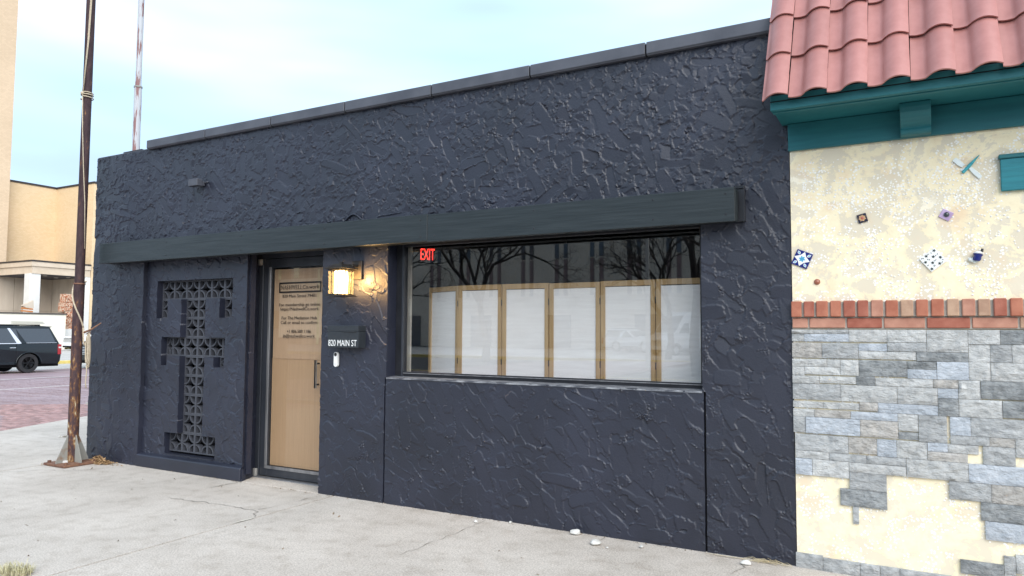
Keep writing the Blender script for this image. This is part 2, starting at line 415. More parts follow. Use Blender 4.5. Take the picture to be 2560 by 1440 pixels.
# main street behind the camera (seen in the window glass)
kb = MB().box(-60, 60, -5.75, -5.6, -.5, .005); kb.build('kerb', M_CONC2)['kind'] = 'structure'
strip('main_street', -9.6, 80, -31, -5.75, M_ASPH, None, z0=-.14, z1=-.14)
strip('main_street_west', -120, -9.6, -31, -5.75, M_ASPH, None, z0=-.35, z1=-.14)
kb = MB().box(-120, 80, -31.2, -31, -.5, 0); kb.build('kerb', M_YELLOW)['kind'] = 'structure'
strip('far_sidewalk', -120, 80, -50, -31.2, M_CONC2, None, z0=-.02, z1=-.02)
for y in (-18.2, -18.5): strip('centre_line', -100, 60, y, y + .12, M_YELLOW, None, z0=-.12, z1=-.12, thick=.004)['kind'] = 'structure'

# ================================================================== BLACK STUCCO BUILDING
XL, XR, ZT = -8.08, -.652, 3.375
# --- trowel relief: a height field made of overlapping trowel strokes
RES = .003
HX0, HZ0 = XL - .1, -.05
NX, NZ = int((XR - XL + .3) / RES), int(3.6 / RES)
def smooth_noise(nx, nz, cell, seed):
    r = np.random.default_rng(seed)
    gx, gz = int(nx * RES / cell) + 3, int(nz * RES / cell) + 3
    g_ = r.standard_normal((gz, gx)).astype(np.float32)
    x = np.arange(nx) * RES / cell; z = np.arange(nz) * RES / cell
    xi, zi = x.astype(int), z.astype(int); fx, fz = (x - xi).astype(np.float32), (z - zi).astype(np.float32)
    fx = fx * fx * (3 - 2 * fx); fz = fz * fz * (3 - 2 * fz)
    a = g_[zi][:, xi] * (1 - fx) + g_[zi][:, xi + 1] * fx
    b = g_[zi + 1][:, xi] * (1 - fx) + g_[zi + 1][:, xi + 1] * fx
    return a * (1 - fz)[:, None] + b * fz[:, None]
N1 = smooth_noise(NX, NZ, .020, 1); N2 = smooth_noise(NX, NZ, .05, 2); N3 = smooth_noise(NX, NZ, .0075, 3); N4 = smooth_noise(NX, NZ, .35, 4); N5 = smooth_noise(NX, NZ, .085, 6)
NR = .6 * N1 + .5 * N2 + .45 * N3
TORN = (np.clip(np.abs(N3) - .35, 0, 2) * .0017 + np.clip(N1 - .2, 0, 2) * .0010).astype(np.float32)   # crumbs pulled up by the trowel
H = (TORN * 1.0 + .001 * N2).astype(np.float32)
def window(cx, cz, rad):
    rr = int(rad / RES) + 3; ix, iz = int((cx - HX0) / RES), int((cz - HZ0) / RES)
    return max(ix - rr, 0), min(ix + rr, NX), max(iz - rr, 0), min(iz + rr, NZ)
def stroke(cx, cz, ang, L, Wd, h0, tilt, tv, ridge, rag):
    x0, x1, z0, z1 = window(cx, cz, math.hypot(L, Wd) * .56)
    if x1 - x0 < 3 or z1 - z0 < 3: return
    X = (np.arange(x0, x1) * RES + HX0 - cx).astype(np.float32)[None, :]; Z = (np.arange(z0, z1) * RES + HZ0 - cz).astype(np.float32)[:, None]
    c, s_ = math.cos(ang), math.sin(ang)
    u = X * c + Z * s_; v = Z * c - X * s_
    v = v + (.16 if h0 > 0 else -.16) * u * u / L
    uu = u / (L * .5); vv = v / (Wd * .5)
    e = np.sqrt(np.sqrt(uu ** 4 + vv ** 4)) + rag * NR[z0:z1, x0:x1] * np.where(uu > -.1, 1.0, .3)
    e3 = np.maximum(e, .25) ** 3
    gr = np.sqrt((uu ** 3 / e3 * 2 / L) ** 2 + (vv ** 3 / e3 * 2 / Wd) ** 2) + 2
    d = (1 - e) / gr                                       # distance inside the edge, metres
    ins = np.clip(d / .0028, 0, 1) * .96
    Hs = H[z0:z1, x0:x1]
    new = Hs * (1 - ins) + (h0 + tilt * uu + tv * vv + .0002 * N3[z0:z1, x0:x1]) * ins
    side = np.where(vv > 0, 1.0, .1) + np.where(uu > .6, .6, 0)
    q = np.where(d < 0, d / .0034, d / .0020)
    H[z0:z1, x0:x1] = new + ridge * np.exp(-q * q) * side * np.clip(.55 + 1.0 * N1[z0:z1, x0:x1], 0, 2.2)
def torn(cx, cz, rad):
    x0, x1, z0, z1 = window(cx, cz, rad * 1.2)
    if x1 - x0 < 3 or z1 - z0 < 3: return
    X = (np.arange(x0, x1) * RES + HX0 - cx)[None, :]; Z = (np.arange(z0, z1) * RES + HZ0 - cz)[:, None]
    k = np.clip((rad - np.sqrt(X * X + Z * Z * 1.6)) / (rad * .5) + .5 * N2[z0:z1, x0:x1], 0, 1)
    H[z0:z1, x0:x1] += (TORN[z0:z1, x0:x1] * k).astype(np.float32)
r_ = np.random.default_rng(5)
for k in range(19000):
    cx = r_.uniform(XL - .1, XR + .1); cz = r_.uniform(-.05, 3.45)
    if cz > 2.25:
        ang = r_.choice([-.9, -.2, .9, 1.5]) + r_.normal(0, .5); L = r_.uniform(.04, .125); Wd = L * r_.uniform(.45, .85); rag = r_.uniform(.15, .50); rd = r_.uniform(.0002, .0020)
    else:
        if r_.random() < .68: continue
        ang = -.9 + r_.normal(0, .55); L = r_.uniform(.09, .26); Wd = L * r_.uniform(.36, .62); rag = r_.uniform(.08, .30); rd = r_.uniform(.0003, .0026)
    stroke(cx, cz, ang, L, Wd, r_.normal(0, .0016), r_.normal(0, .0024), r_.normal(0, .0017), rd, rag)
    if k % 5 == 0: torn(r_.uniform(XL, XR), r_.uniform(0, 3.4), r_.uniform(.03, .09))
for k in range(380):                                   # long loose ridges left by the last passes
    cx = r_.uniform(XL, XR); cz = r_.uniform(.0, 3.3)
    stroke(cx, cz, -.75 + r_.normal(0, .5), r_.uniform(.14, .34), r_.uniform(.05, .11), r_.normal(0, .002), r_.normal(0, .002), r_.normal(0, .0015), r_.uniform(.002, .0042), .08)
H += (.0012 * N4).astype(np.float32)
def h_at(X, Z):
    a = np.clip((X - HX0) / RES, 0, NX - 2); b = np.clip((Z - HZ0) / RES, 0, NZ - 2)
    i, j = a.astype(int), b.astype(int); f, g_ = a - i, b - j
    return (H[j, i] * (1 - f) + H[j, i + 1] * f) * (1 - g_) + (H[j + 1, i] * (1 - f) + H[j + 1, i + 1] * f) * g_
def subdiv(bps, cell):
    out = []
    for a, b in zip(bps[:-1], bps[1:]):
        n = max(1, int(round((b - a) / cell))); out += [a + (b - a) * i / n for i in range(n)]
    return np.array(out + [bps[-1]])
def stucco_wall(name, x0, x1, z0, z1, y0, holes, parent, depth, cell=.0046, amp=1.0, edge=.004, m=None):
    """relief wall facing -y with rectangular holes; every hole and outer edge returns back by depth (a number or one per hole)"""
    bx = sorted({x0, x1} | {v for h in holes for v in h[:2] if x0 < v < x1}); bz = sorted({z0, z1} | {v for h in holes for v in h[2:4] if z0 < v < z1})
    if x0 < -4.4 < x1: bx = sorted(set(bx) | {-4.4})
    xs = np.concatenate([subdiv([p, q], cell * (1.5 if q <= -4.39 else .92))[:-1] for p, q in zip(bx[:-1], bx[1:])] + [[bx[-1]]]); zs_ = subdiv(bz, cell); nx, nz = len(xs), len(zs_)
    X, Z = np.meshgrid(xs, zs_); Y = y0 - h_at(X, Z) * amp * np.where(Z > 2.3, 1.3, 1.15)
    cx, cz = (xs[1:] + xs[:-1]) / 2, (zs_[1:] + zs_[:-1]) / 2
    keep = np.ones((nz - 1, nx - 1), bool); hid = -np.ones((nz - 1, nx - 1), int)
    for q, h in enumerate(holes):
        mk = ((cz > h[2]) & (cz < h[3]))[:, None] & ((cx > h[0]) & (cx < h[1]))[None, :]
        keep &= ~mk; hid[mk] = q
    V = np.stack([X, Y, Z], -1).reshape(-1, 3)
    idx = np.arange(nx * nz).reshape(nz, nx)
    A, B, C_, D = idx[:-1, :-1], idx[:-1, 1:], idx[1:, 1:], idx[1:, :-1]
    F = np.stack([A, B, C_, D], -1)[keep]
    kp = np.pad(keep, 1, constant_values=False); hp = np.pad(hid, 1, constant_values=-1)
    back = {}; ex = []; sk = []
    def bk(i, dep):
        key = (i, dep)
        if key not in back:
            back[key] = len(V) + len(ex); p = V[i]; ex.append((p[0], y0 + dep, p[2]))
        return back[key]
    def dep_of(q): return (depth if q < 0 else (holes[q][4] if len(holes[q]) > 4 else depth))
    for (dz, dx, pick) in ((0, -1, lambda j, i: (D[j, i], A[j, i])), (0, 1, lambda j, i: (B[j, i], C_[j, i])), (-1, 0, lambda j, i: (A[j, i], B[j, i])), (1, 0, lambda j, i: (C_[j, i], D[j, i]))):
        nb = kp[1 + dz:1 + dz + nz - 1, 1 + dx:1 + dx + nx - 1]; hb = hp[1 + dz:1 + dz + nz - 1, 1 + dx:1 + dx + nx - 1]
        for j, i in zip(*np.where(keep & ~nb)):
            p, q = pick(j, i); dep = dep_of(hb[j, i]); sk.append((p, bk(p, dep), bk(q, dep), q))
    V = np.vstack([V, np.array(ex)]) if ex else V
    F = np.vstack([F, np.array(sk)]) if sk else F
    me = bpy.data.meshes.new(name)
    me.vertices.add(len(V)); me.vertices.foreach_set('co', V.astype(np.float32).ravel())
    me.loops.add(F.size); me.loops.foreach_set('vertex_index', F.astype(np.int32).ravel())
    me.polygons.add(len(F)); me.polygons.foreach_set('loop_start', np.arange(0, F.size, 4, dtype=np.int32)); me.polygons.foreach_set('loop_total', np.full(len(F), 4, np.int32))
    me.update(calc_edges=True); me.validate()
    me.shade_smooth(); me.set_sharp_from_angle(angle=R(62))
    return link(name, me, m or M_STUCCO, parent)

bld = thing('black_building', 'low black stucco building with picture window, glass door and breeze blocks', 'building', (-4.4, 3.5, 0))
DX0, DX1 = -5.575, -4.602            # door recess
WX0, WX1, WZ0 = -3.866, -1.218, 1.042  # window opening
PX0 = -7.165                         # recessed breeze block panel
ZA = 2.20
stucco_wall('wall', XL, XR, -.02, ZT, 0, [
    (PX0, DX0, .118, ZA, .05), (DX0, DX1, -.02, ZA, .02), (WX0, WX1, WZ0, ZA, .13),
    (-3.883, -3.869, -.02, WZ0 - .002, .03), (-1.211, -1.197, -.02, WZ0 - .002, .03)], bld, .25)
for x in (-3.876, -1.204):
    MB().box(x - .02, x + .02, .022, .05, -.02, WZ0).build('expansion_joint', M_DARK, bld)
# recessed panel with the breeze-block openings
bxm, bzm = .1945, .1965
bx0, bz1 = -6.995, 1.945
def cells(r, c0, c1, r1=None): return (bx0 + c0 * bxm, bx0 + c1 * bxm, bz1 - (r1 if r1 else r + 1) * bzm, bz1 - r * bzm)
holes = [cells(0, 0, 6, 1), cells(1, 0, .94, 2), cells(1, 5.06, 6, 2), cells(1, 2.05, 4, 3), cells(3, .5, 5.5, 4), cells(4, .5, 1.0, 4.5), cells(4, 4.7, 5.5, 4.5), cells(4, 2.05, 4, 8), cells(8, 1, 5, 9.1)]
stucco_wall('panel', PX0 - .0, DX0 + .002, .06, ZA, .046, [(*h, .16) for h in holes], bld, .06)
blk = MB()
def breeze_block():
    """one screen block: square rim and four quarter-circle arcs that leave a four-pointed star"""
    mb = MB(); s = .098; t = .013; d = .062
    mb.box(-s, s, 0, d, s - t, s); mb.box(-s, s, 0, d, -s, -s + t); mb.box(-s, -s + t, 0, d, -s + t, s - t); mb.box(s - t, s, 0, d, -s + t, s - t)
    r0, r1 = .066, .081
    for (cx, cz, a0) in ((-s + t, -s + t, 0), (s - t, -s + t, 90), (s - t, s - t, 180), (-s + t, s - t, 270)):
        n = 8; vs = []; fs = []
        for i in range(n + 1):
            t_ = R(a0 + 90 * i / n)
            for rr, yy in ((r0, .004), (r1, .004), (r1, d - .004), (r0, d - .004)): vs.append((cx + rr * math.cos(t_), yy, cz + rr * math.sin(t_)))
        for i in range(n):
            for k in range(4): fs.append((4 * i + k, 4 * i + (k + 1) % 4, 4 * i + 4 + (k + 1) % 4, 4 * i + 4 + k))
        mb.add(vs, fs)
    # left arc corner webs so that the petals read as solid block
    return mb.mesh('breeze_block', smooth=35)
bme = breeze_block(); bme.materials.append(M_BLOCK)
def place_block(c, r, sx=1, sz=1):
    o = link('breeze_block', bme, None, bld); o.location = (bx0 + (c + .5) * bxm, .112, bz1 - (r + .5) * bzm); o.scale = (sx * .99, 1, sz * .995)
for c in range(6): place_block(c, 0)
place_block(0, 1); place_block(5, 1)
for r in (1, 2): place_block(2, r); place_block(3, r)
for c in (1, 2, 3, 4): place_block(c, 3)
place_block(.25, 3, .5); place_block(4.75, 3, .5); place_block(.25, 3.75, .5, .5); place_block(4.62, 3.75, .62, .5)
for r in (4, 5, 6, 7): place_block(2, r); place_block(3, r)
for c in (1, 2, 3, 4): place_block(c, 8)
MB().box(PX0, DX0 - .1, .30, .32, .1, 2.1).build('back_board', M_DARK, bld)
# plinth under the panel, with a sloping top
MB().prism([(-.012, .0), (-.012, .118), (-.004, .127), (.06, .142), (.06, .0)], PX0, DX0 - .014, 'x').build('plinth', M_STUCCO, bld, bevel=.004)
# door recess: splayed left cheek (trowelled like the wall), head, right cheek
def cheek(name, xa, ya, xb, yb, z0, z1, off):
    nu, nz_ = max(3, int(math.hypot(xb - xa, yb - ya) / .01)), int((z1 - z0) / .01)
    U, Z = np.meshgrid(np.linspace(0, 1, nu + 1), np.linspace(z0, z1, nz_ + 1))
    L = math.hypot(xb - xa, yb - ya); nx_, ny_ = (yb - ya) / L, -(xb - xa) / L
    hh = h_at(off + U * L, Z) * (U * (1 - U) * 4) ** .3
    X = xa + (xb - xa) * U + nx_ * hh; Y = ya + (yb - ya) * U + ny_ * hh
    V = np.stack([X, Y, Z], -1).reshape(-1, 3); idx = np.arange(V.shape[0]).reshape(nz_ + 1, nu + 1)
    F = np.stack([idx[:-1, :-1], idx[:-1, 1:], idx[1:, 1:], idx[1:, :-1]], -1).reshape(-1, 4)
    me = bpy.data.meshes.new(name); me.from_pydata(V.tolist(), [], F.tolist()); me.shade_smooth()
    return link(name, me, M_STUCCO, bld)
cheek('door_cheek', DX0, .002, -5.68, .255, -.02, ZA, -2.6)
cheek('door_cheek', DX1 + .02, .27, DX1, .002, -.02, ZA, -6.1)
cheek('window_cheek', WX0, .002, WX0 - .004, .13, WZ0, ZA, -1.9)
# doorway slab lies on the sidewalk slab, slightly raised threshold
MB().box(-5.66, -4.6, .20, .33, -.01, .012).build('threshold', M_ALU_EDGE, bld, bevel=.004)
MB().box(-5.75, -4.4, .0, .9, -.05, .0035).build('doorway_floor', M_CONC, bld)

# --- coping
cx = [-7.137, -6.197, -5.265, -4.345, -3.41, -2.495, -1.58, -.655]
cop = [(-.035, 3.364), (-.035, 3.369), (-.045, 3.375), (-.045, 3.452), (-.040, 3.460), (.28, 3.47), (.28, 3.376), (.0, 3.376), (.0, 3.364)]
for a, b in zip(cx[:-1], cx[1:]):
    MB().prism(cop, a + .006, b - .006, 'x').build('coping_block', M_COPING, bld, bevel=.003)
MB().box(-7.13, -.66, -.028, -.004, 3.366, 3.445).build('coping_mortar', M_DARK, bld)
MB().box(XL + .005, -7.14, .002, .24, 3.3745, 3.384).build('parapet_cap', M_COPING, bld)
MB().box(-7.62, -7.3, .01, .2, 3.384, 3.40).build('flashing', M_FRAME, bld)
# --- envelope behind the facade: flat roof, side, back and partition walls
MB().box(XL + .01, XL + .24, .25, 9, -.02, 3.34).build('side_wall', M_STUCCO, bld)
MB().box(XL + .01, XR - .01, 9, 9.2, -.02, 3.34).build('back_wall', M_STUCCO, bld)
MB().box(XR - .25, XR - .01, .25, 9, -.02, 3.34).build('party_wall', M_INTERIOR, bld)
MB().box(XL + .25, XR - .25, .24, 9, 3.0, 3.1).build('flat_roof', M_INTERIOR, bld)
MB().box(XL + .25, XR - .25, .34, 9, -.1, .0).build('room_floor', M_INTERIOR, bld)
MB().box(-5.74, -5.69, .32, 5, 0, 3.0).build('partition', M_INTERIOR, bld)
MB().box(-4.58, -4.5, .262, 5, 0, 3.0).build('partition', M_INTERIOR, bld)
MB().box(-4.5, XR - .25, 5.0, 5.1, 0, 3.0).build('room_back_wall', M_INTERIOR, bld)
MB().box(DX0 - .1, XR - .26, .135, .26, ZA, 2.99).build('lintel', M_INTERIOR, bld)
MB().box(-3.95, WX0 - .006, .135, .25, 0, ZA).build('window_return', M_INTERIOR, bld)
MB().box(WX0 - .006, WX1, .14, .25, -.02, WZ0 - .005).build('window_dado', M_INTERIOR, bld)
MB().box(WX1 + .004, XR - .26, .14, .25, -.02, ZA).build('window_return', M_INTERIOR, bld)

# --- awning fascia: long boxed timber over door, panel and window
aw = MB()
aw.box(-7.715, -.985, -.118, -.012, 2.150, 2.352)
awn = aw.build('awning', M_FASCIA, bld)
def fasc(x0, x1, z0, z1, y): return MB().box(x0, x1, y, y + .03, z0, z1).build('fascia_board', M_FASCIA, awn, bevel=.0025)
fasc(-7.725, -3.356, 2.145, 2.364, -.150); fasc(-3.352, -.964, 2.138, 2.358, -.1525)
for x in (-7.66, -6.6, -5.5, -4.45, -3.42, -3.28, -2.4, -1.5, -1.02):
    for z in (2.185, 2.318): MB().lathe([(0, -.0015), (.006, -.0015), (.0075, 0)], (x, -.153, z), 8, 'y').build('screw', M_FRAME, awn)
MB().box(-.985, -.962, -.1195, -.055, 2.143, 2.352).build('end_board', M_FASCIA, awn, bevel=.002)
MB().box(-.992, -.925, -.038, -.004, 2.150, 2.385).build('bracket', M_FRAME, awn, bevel=.002)
MB().box(-7.715, -.93, -.05, .004, 2.366, 2.372).build('drip_flashing', M_FRAME, awn)
# the painted-over cable loop lying on the stucco just above the awning
mb = MB(); P = []
for i in range(15):
    t = i / 14; P.append((-4.36 + t * .28, -.012, 2.385 + .062 * math.sin(math.pi * min(1, t * 1.25)) ** 1.2 * (1 if t < .8 else .6)))
mb.tube(P, .008, 7).build('painted_cable', M_STUCCO, bld, smooth=True)

# --- shop window
win = MB()
win.box(WX0, -3.777, .118, .165, 1.046, 2.2); win.box(-1.258, WX1, .118, .165, 1.046, 2.2)
win.box(-3.777, -1.258, .118, .165, 1.046, 1.086); win.box(-3.777, -1.258, .118, .165, 2.150, 2.2)
wf = win.build('window', M_FRAME, bld, bevel=.003)
MB().box(-3.777, -1.258, .1375, .1435, 1.086, 2.150).build('glass_pane', M_GLASS, wf)
sb = MB(); sb.box(-3.79, -1.245, .112, .118, 1.072, 1.078); sb.box(-3.795, -3.789, .112, .118, 1.078, 2.19)
sb.build('glazing_bead', M_ALU_EDGE, wf)
MB().box(-3.79, -3.777, .100, .118, 1.05, 2.19).build('stop', M_ALU, wf)
sill = MB(); sill.prism([(-.004, WZ0 - .012), (-.002, WZ0 + .001), (.118, WZ0 + .006), (.118, WZ0 - .012)], WX0 + .002, WX1 - .002, 'x')
sill.build('sill', mat('scuffed_black_sill', (.06, .064, .078), (.34, .35, .37), scale=26, ramp=(.42, .72), stretch=(.4, 3, 1), rough=.6, bump=.3), bld)
MB().box(-3.96, -3.842, .292, .312, .9, 2.6).build('interior_jamb', M_JAMB, bld)

# --- glazed door
DY = .25
dr = MB()
dr.box(-5.618, -5.517, DY, DY + .045, .02, 2.135); dr.box(-4.80, -4.70, DY, DY + .045, .02, 2.135)
dr.box(-5.517, -4.80, DY, DY + .045, .02, .118); dr.box(-5.517, -4.80, DY, DY + .045, 2.048, 2.135)
door = dr.build('door', M_ALU, bld, bevel=.002)
fr = MB(); fr.box(-5.684, -5.622, DY - .012, DY + .07, .0, 2.2); fr.box(-4.696, -4.6, DY - .012, DY + .07, 0, 2.2); fr.box(-5.622, -4.696, DY - .012, DY + .07, 2.14, 2.2)
fr.build('door_frame', M_ALU, bld, bevel=.002)
MB().box(-5.517, -4.80, DY + .016, DY + .022, .118, 2.048).build('door_glass', M_DOORGLASS, door)
be = MB(); be.box(-5.552, -5.522, DY - .006, DY - .0005, .121, 2.055); be.box(-5.552, -4.80, DY - .006, DY - .0005, .1205 - .03, .1205 - .001)
be.build('stop_bead', M_ALU_EDGE, door, bevel=.0015)
hb = MB().box(-5.665, -5.628, DY - .045, DY - .013, .012, .085).build('floor_pivot', M_METALGREY, door, bevel=.008, seg=2)
MB().box(-5.665, -5.628, DY - .045, DY - .013, 2.075, 2.135).build('top_pivot', M_METALGREY, door, bevel=.006, seg=2)
hd = MB(); hd.box(-4.874, -4.864, DY - .055, DY - .043, .894, 1.155); hd.box(-4.874, -4.864, DY - .043, DY + .01, .92, .935); hd.box(-4.874, -4.864, DY - .043, DY + .01, 1.115, 1.13)
hd.build('handle', M_BLACKPL, door, bevel=.002)
MB().box(-4.8625, -4.8605, DY - .045, DY - .03, .894, 1.155).build('handle_edge', M_METALGREY, door)
el = MB().lathe([(0.0, -.0015), (.026, -.0015), (.03, 0)], n=24, axis='y').xform(Matrix.Translation((-5.19, DY - .002, .105)) @ Matrix.Diagonal((1, 1, .42, 1)))
el.build('oval_sticker', M_WHITE, door)
# lettering on the glass
TY = DY + .0145
lt = MB()
def zrow(i): return i
bxL, bxR, bzB, bzT = -5.425, -4.873, 1.797, 1.899
for q in ((bxL, bxR, bzB, bzB + .014), (bxL, bxR, bzT - .014, bzT), (bxL, bxL + .013, bzB + .014, bzT - .014), (bxR - .013, bxR, bzB + .014, bzT - .014)):
    lt.box(q[0], q[1], TY - .0006, TY, q[2], q[3])
SER = {'N': (.80, [[(.10, 0), (.17, 0), (.17, .7), (.10, .7)], [(.60, 0), (.67, 0), (.67, .7), (.60, .7)], [(.10, .7), (.20, .7), (.67, 0), (.57, 0)]], [(.04, 0, .25), (.04, .7, .2), (.52, .7, .75)]),
       'A': (.76, [[(.05, 0), (.10, 0), (.40, .7), (.35, .7)], [(.33, .7), (.43, .7), (.71, 0), (.58, 0)], [(.18, .22), (.55, .22), (.55, .27), (.2, .27)]], [(.0, 0, .2), (.5, 0, .76)]),
       'H': (.82, [[(.10, 0), (.22, 0), (.22, .7), (.10, .7)], [(.58, 0), (.70, 0), (.70, .7), (.58, .7)], [(.22, .33), (.58, .33), (.58, .38), (.22, .38)]], [(.04, 0, .28), (.04, .7, .28), (.52, 0, .76), (.52, .7, .76)]),
       'W': (1.02, [[(.06, .7), (.18, .7), (.38, 0), (.30, 0)], [(.30, 0), (.36, 0), (.54, .7), (.48, .7)], [(.46, .7), (.58, .7), (.76, 0), (.68, 0)], [(.68, 0), (.74, 0), (.95, .7), (.90, .7)]], [(.0, .7, .26), (.82, .7, 1.0)]),
       'E': (.66, [[(.10, 0), (.22, 0), (.22, .7), (.10, .7)], [(.22, 0), (.58, 0), (.58, .05), (.22, .05)], [(.22, .65), (.56, .65), (.56, .7), (.22, .7)], [(.22, .33), (.48, .33), (.48, .38), (.22, .38)], [(.54, 0), (.6, 0), (.6, .2), (.57, .2)], [(.52, .7), (.57, .7), (.57, .52), (.54, .52)]], [(.04, 0, .25), (.04, .7, .25)]),
       'L': (.62, [[(.10, 0), (.22, 0), (.22, .7), (.10, .7)], [(.22, 0), (.55, 0), (.55, .05), (.22, .05)], [(.51, 0), (.57, 0), (.57, .2), (.54, .2)]], [(.04, 0, .25), (.04, .7, .28)])}
def serif_word(mb, word, x, z, size, sx=1.0):
    for ch in word:
        if ch == 'S':
            vs, fs = text_mesh('S', size * 1.0, .0003, sx, 'LEFT'); w = .62
            mb.add([(x + v.x, TY - v.z - .0003, z + v.y) for v in vs], fs)
        else:
            w, polys, ser = SER[ch]
            for p in polys: mb.prism([(x + a * size * sx, z + b * size) for a, b in p], TY - .0006, TY, 'y')
            for a, b, c in ser: mb.prism([(x + a * size * sx, z + b * size - .012 * size), (x + c * size * sx, z + b * size - .012 * size), (x + c * size * sx, z + b * size + .018 * size), (x + a * size * sx, z + b * size + .018 * size)], TY - .0007, TY - .0001, 'y')
        x += w * size * sx
    return x
xe = serif_word(lt, 'NASHWELL', bxL + .026, 1.830, .056, .86)
put_text(lt, 'Co.work', .054, xe + .002, TY, 1.830, align='LEFT', width=bxR - .03 - xe)
cxm = -5.152
for s, z, w in (('820 Main Street 79401', 1.750, .443), ('For membership go online', 1.666, .535), ('https://NashwellCo.work', 1.624, .502), ('For The Mediation Hub', 1.537, .462), ('Call or email to confirm', 1.493, .478), ('+1 806.589 1186', 1.408, .317), ('jb@nashwellco.work', 1.364, .417)):
    ln = MB(); put_text(ln, s, .043, cxm, TY, z, width=w); ln.build('text_line', M_INK, door)
lt.build('framed_name', M_INK, door)
cb = thing('cardboard_sheet', 'brown cardboard sheets taped up behind the glass of the door', 'cardboard', (-5.15, .29, .12))
MB().box(-5.514, -4.803, DY + .034, DY + .038, .122, 1.16).build('sheet', M_CARD, cb)
MB().box(-5.505, -4.806, DY + .029, DY + .033, 1.155, 2.03).build('sheet', M_CARD2, cb)
MB().box(-5.43, -4.806, DY + .0255, DY + .0285, 1.36, 1.93).build('patch', mat('light_cardboard_patch', (.51, .345, .235), (.56, .385, .265), scale=4, stretch=(16, 1, .6), rough=.8), cb)
MB().box(-5.5, -5.40, DY + .0265, DY + .0285, 1.45, 1.62).build('patch', M_CARD, cb)
tp = MB(); tp.box(-5.24, -5.17, DY + .0245, DY + .0253, 1.935, 2.035); tp.box(-4.93, -4.9, DY + .0245, DY + .0253, 1.3, 2.02); tp.box(-5.45, -5.41, DY + .0245, DY + .0253, 1.93, 2.03)
tp.build('tape', M_TAPE, cb)

# ================================================================== THINGS ON THE BLACK FACADE
# --- lit wall lantern
M_LANT = mat('bronze_lantern_metal', (.030, .026, .024), (.05, .045, .04), scale=20, rough=.45, metal=.4)
M_BULB = mat('frosted_lamp_glass', (.9, .8, .62), rough=.5, emit=(1.0, .62, .24), estr=9)
M_LGLASS = glass_mat('lantern_glass', (.97, .95, .90), 1.45, .02, 1.0)
lx, ly = -4.243, -.155
lan = thing('wall_lantern', 'lit bronze wall lantern with glass sides above the mailbox', 'wall lamp', (lx, 0, 1.73))
MB().box(lx + .0, lx + .11, -.024, -.004, 1.872, 2.035).build('backplate', M_LANT, lan, bevel=.004)
MB().box(lx + .035, lx + .075, -.10, -.024, 1.975, 2.0).build('arm', M_LANT, lan, bevel=.003)
s = .078
rf = MB(); rf.add([(lx - s - .022, ly - s - .022, 1.955), (lx + s + .022, ly - s - .022, 1.955), (lx + s + .022, ly + s + .022, 1.955), (lx - s - .022, ly + s + .022, 1.955),
                   (lx - s - .022, ly - s - .022, 1.963), (lx + s + .022, ly - s - .022, 1.963), (lx + s + .022, ly + s + .022, 1.963), (lx - s - .022, ly + s + .022, 1.963),
                   (lx - .05, ly - .05, 1.985), (lx + .05, ly - .05, 1.985), (lx + .05, ly + .05, 1.985), (lx - .05, ly + .05, 1.985)],
                  [(0, 3, 2, 1), (0, 1, 5, 4), (1, 2, 6, 5), (2, 3, 7, 6), (3, 0, 4, 7), (4, 5, 9, 8), (5, 6, 10, 9), (6, 7, 11, 10), (7, 4, 8, 11), (8, 9, 10, 11)])
rf.box(lx - .05, lx + .05, ly - .05, ly + .05, 1.9852, 1.996); rf.box(lx - .012, lx + .012, ly - .012, ly + .012, 1.9962, 2.018)
rf.build('cap', M_LANT, lan)
MB().box(lx - s - .018, lx + s + .018, ly - s - .018, ly + s + .018, 1.722, 1.731).build('base', M_LANT, lan, bevel=.002)
cg = MB()
for a in (-.034, .034):
    for sy in (-1, 1): cg.box(lx + a - .0035, lx + a + .0035, ly + sy * (s + .001) - .003, ly + sy * (s + .001) + .003, 1.731, 1.955)
    for sx in (-1, 1): cg.box(lx + sx * (s + .001) - .003, lx + sx * (s + .001) + .003, ly + a - .0035, ly + a + .0035, 1.731, 1.955)
for sy in (-1, 1):
    for z in (1.731, 1.945): cg.box(lx - s, lx + s, ly + sy * (s + .001) - .003, ly + sy * (s + .001) + .003, z, z + .01)
for sx in (-1, 1):
    for z in (1.731, 1.945): cg.box(lx + sx * (s + .001) - .003, lx + sx * (s + .001) + .003, ly - s + .004, ly + s - .004, z, z + .01)
cg.build('cage', M_LANT, lan)
gl = MB()
for sy in (-1, 1): gl.box(lx - s + .005, lx + s - .005, ly + sy * (s - .004) - .001, ly + sy * (s - .004) + .001, 1.732, 1.954)
for sx in (-1, 1): gl.box(lx + sx * (s - .004) - .001, lx + sx * (s - .004) + .001, ly - s + .006, ly + s - .006, 1.732, 1.954)
gl.build('glass', M_LGLASS, lan)
MB().lathe([(0, 0), (.054, 0), (.056, .01), (.056, .19), (.05, .2), (0, .2)], (lx, ly, 1.738), 28).build('diffuser', M_BULB, lan, smooth=40)
pl = bpy.data.lights.new('lantern_light', 'POINT'); pl.energy = 8; pl.color = (1.0, .58, .22); pl.shadow_soft_size = .05
plo = bpy.data.objects.new('lantern_light', pl); col.objects.link(plo); plo.location = (lx + .058, ly + .03, 1.86)
plo.parent = lan; plo.matrix_parent_inverse = Matrix.Translation(-lan.location)

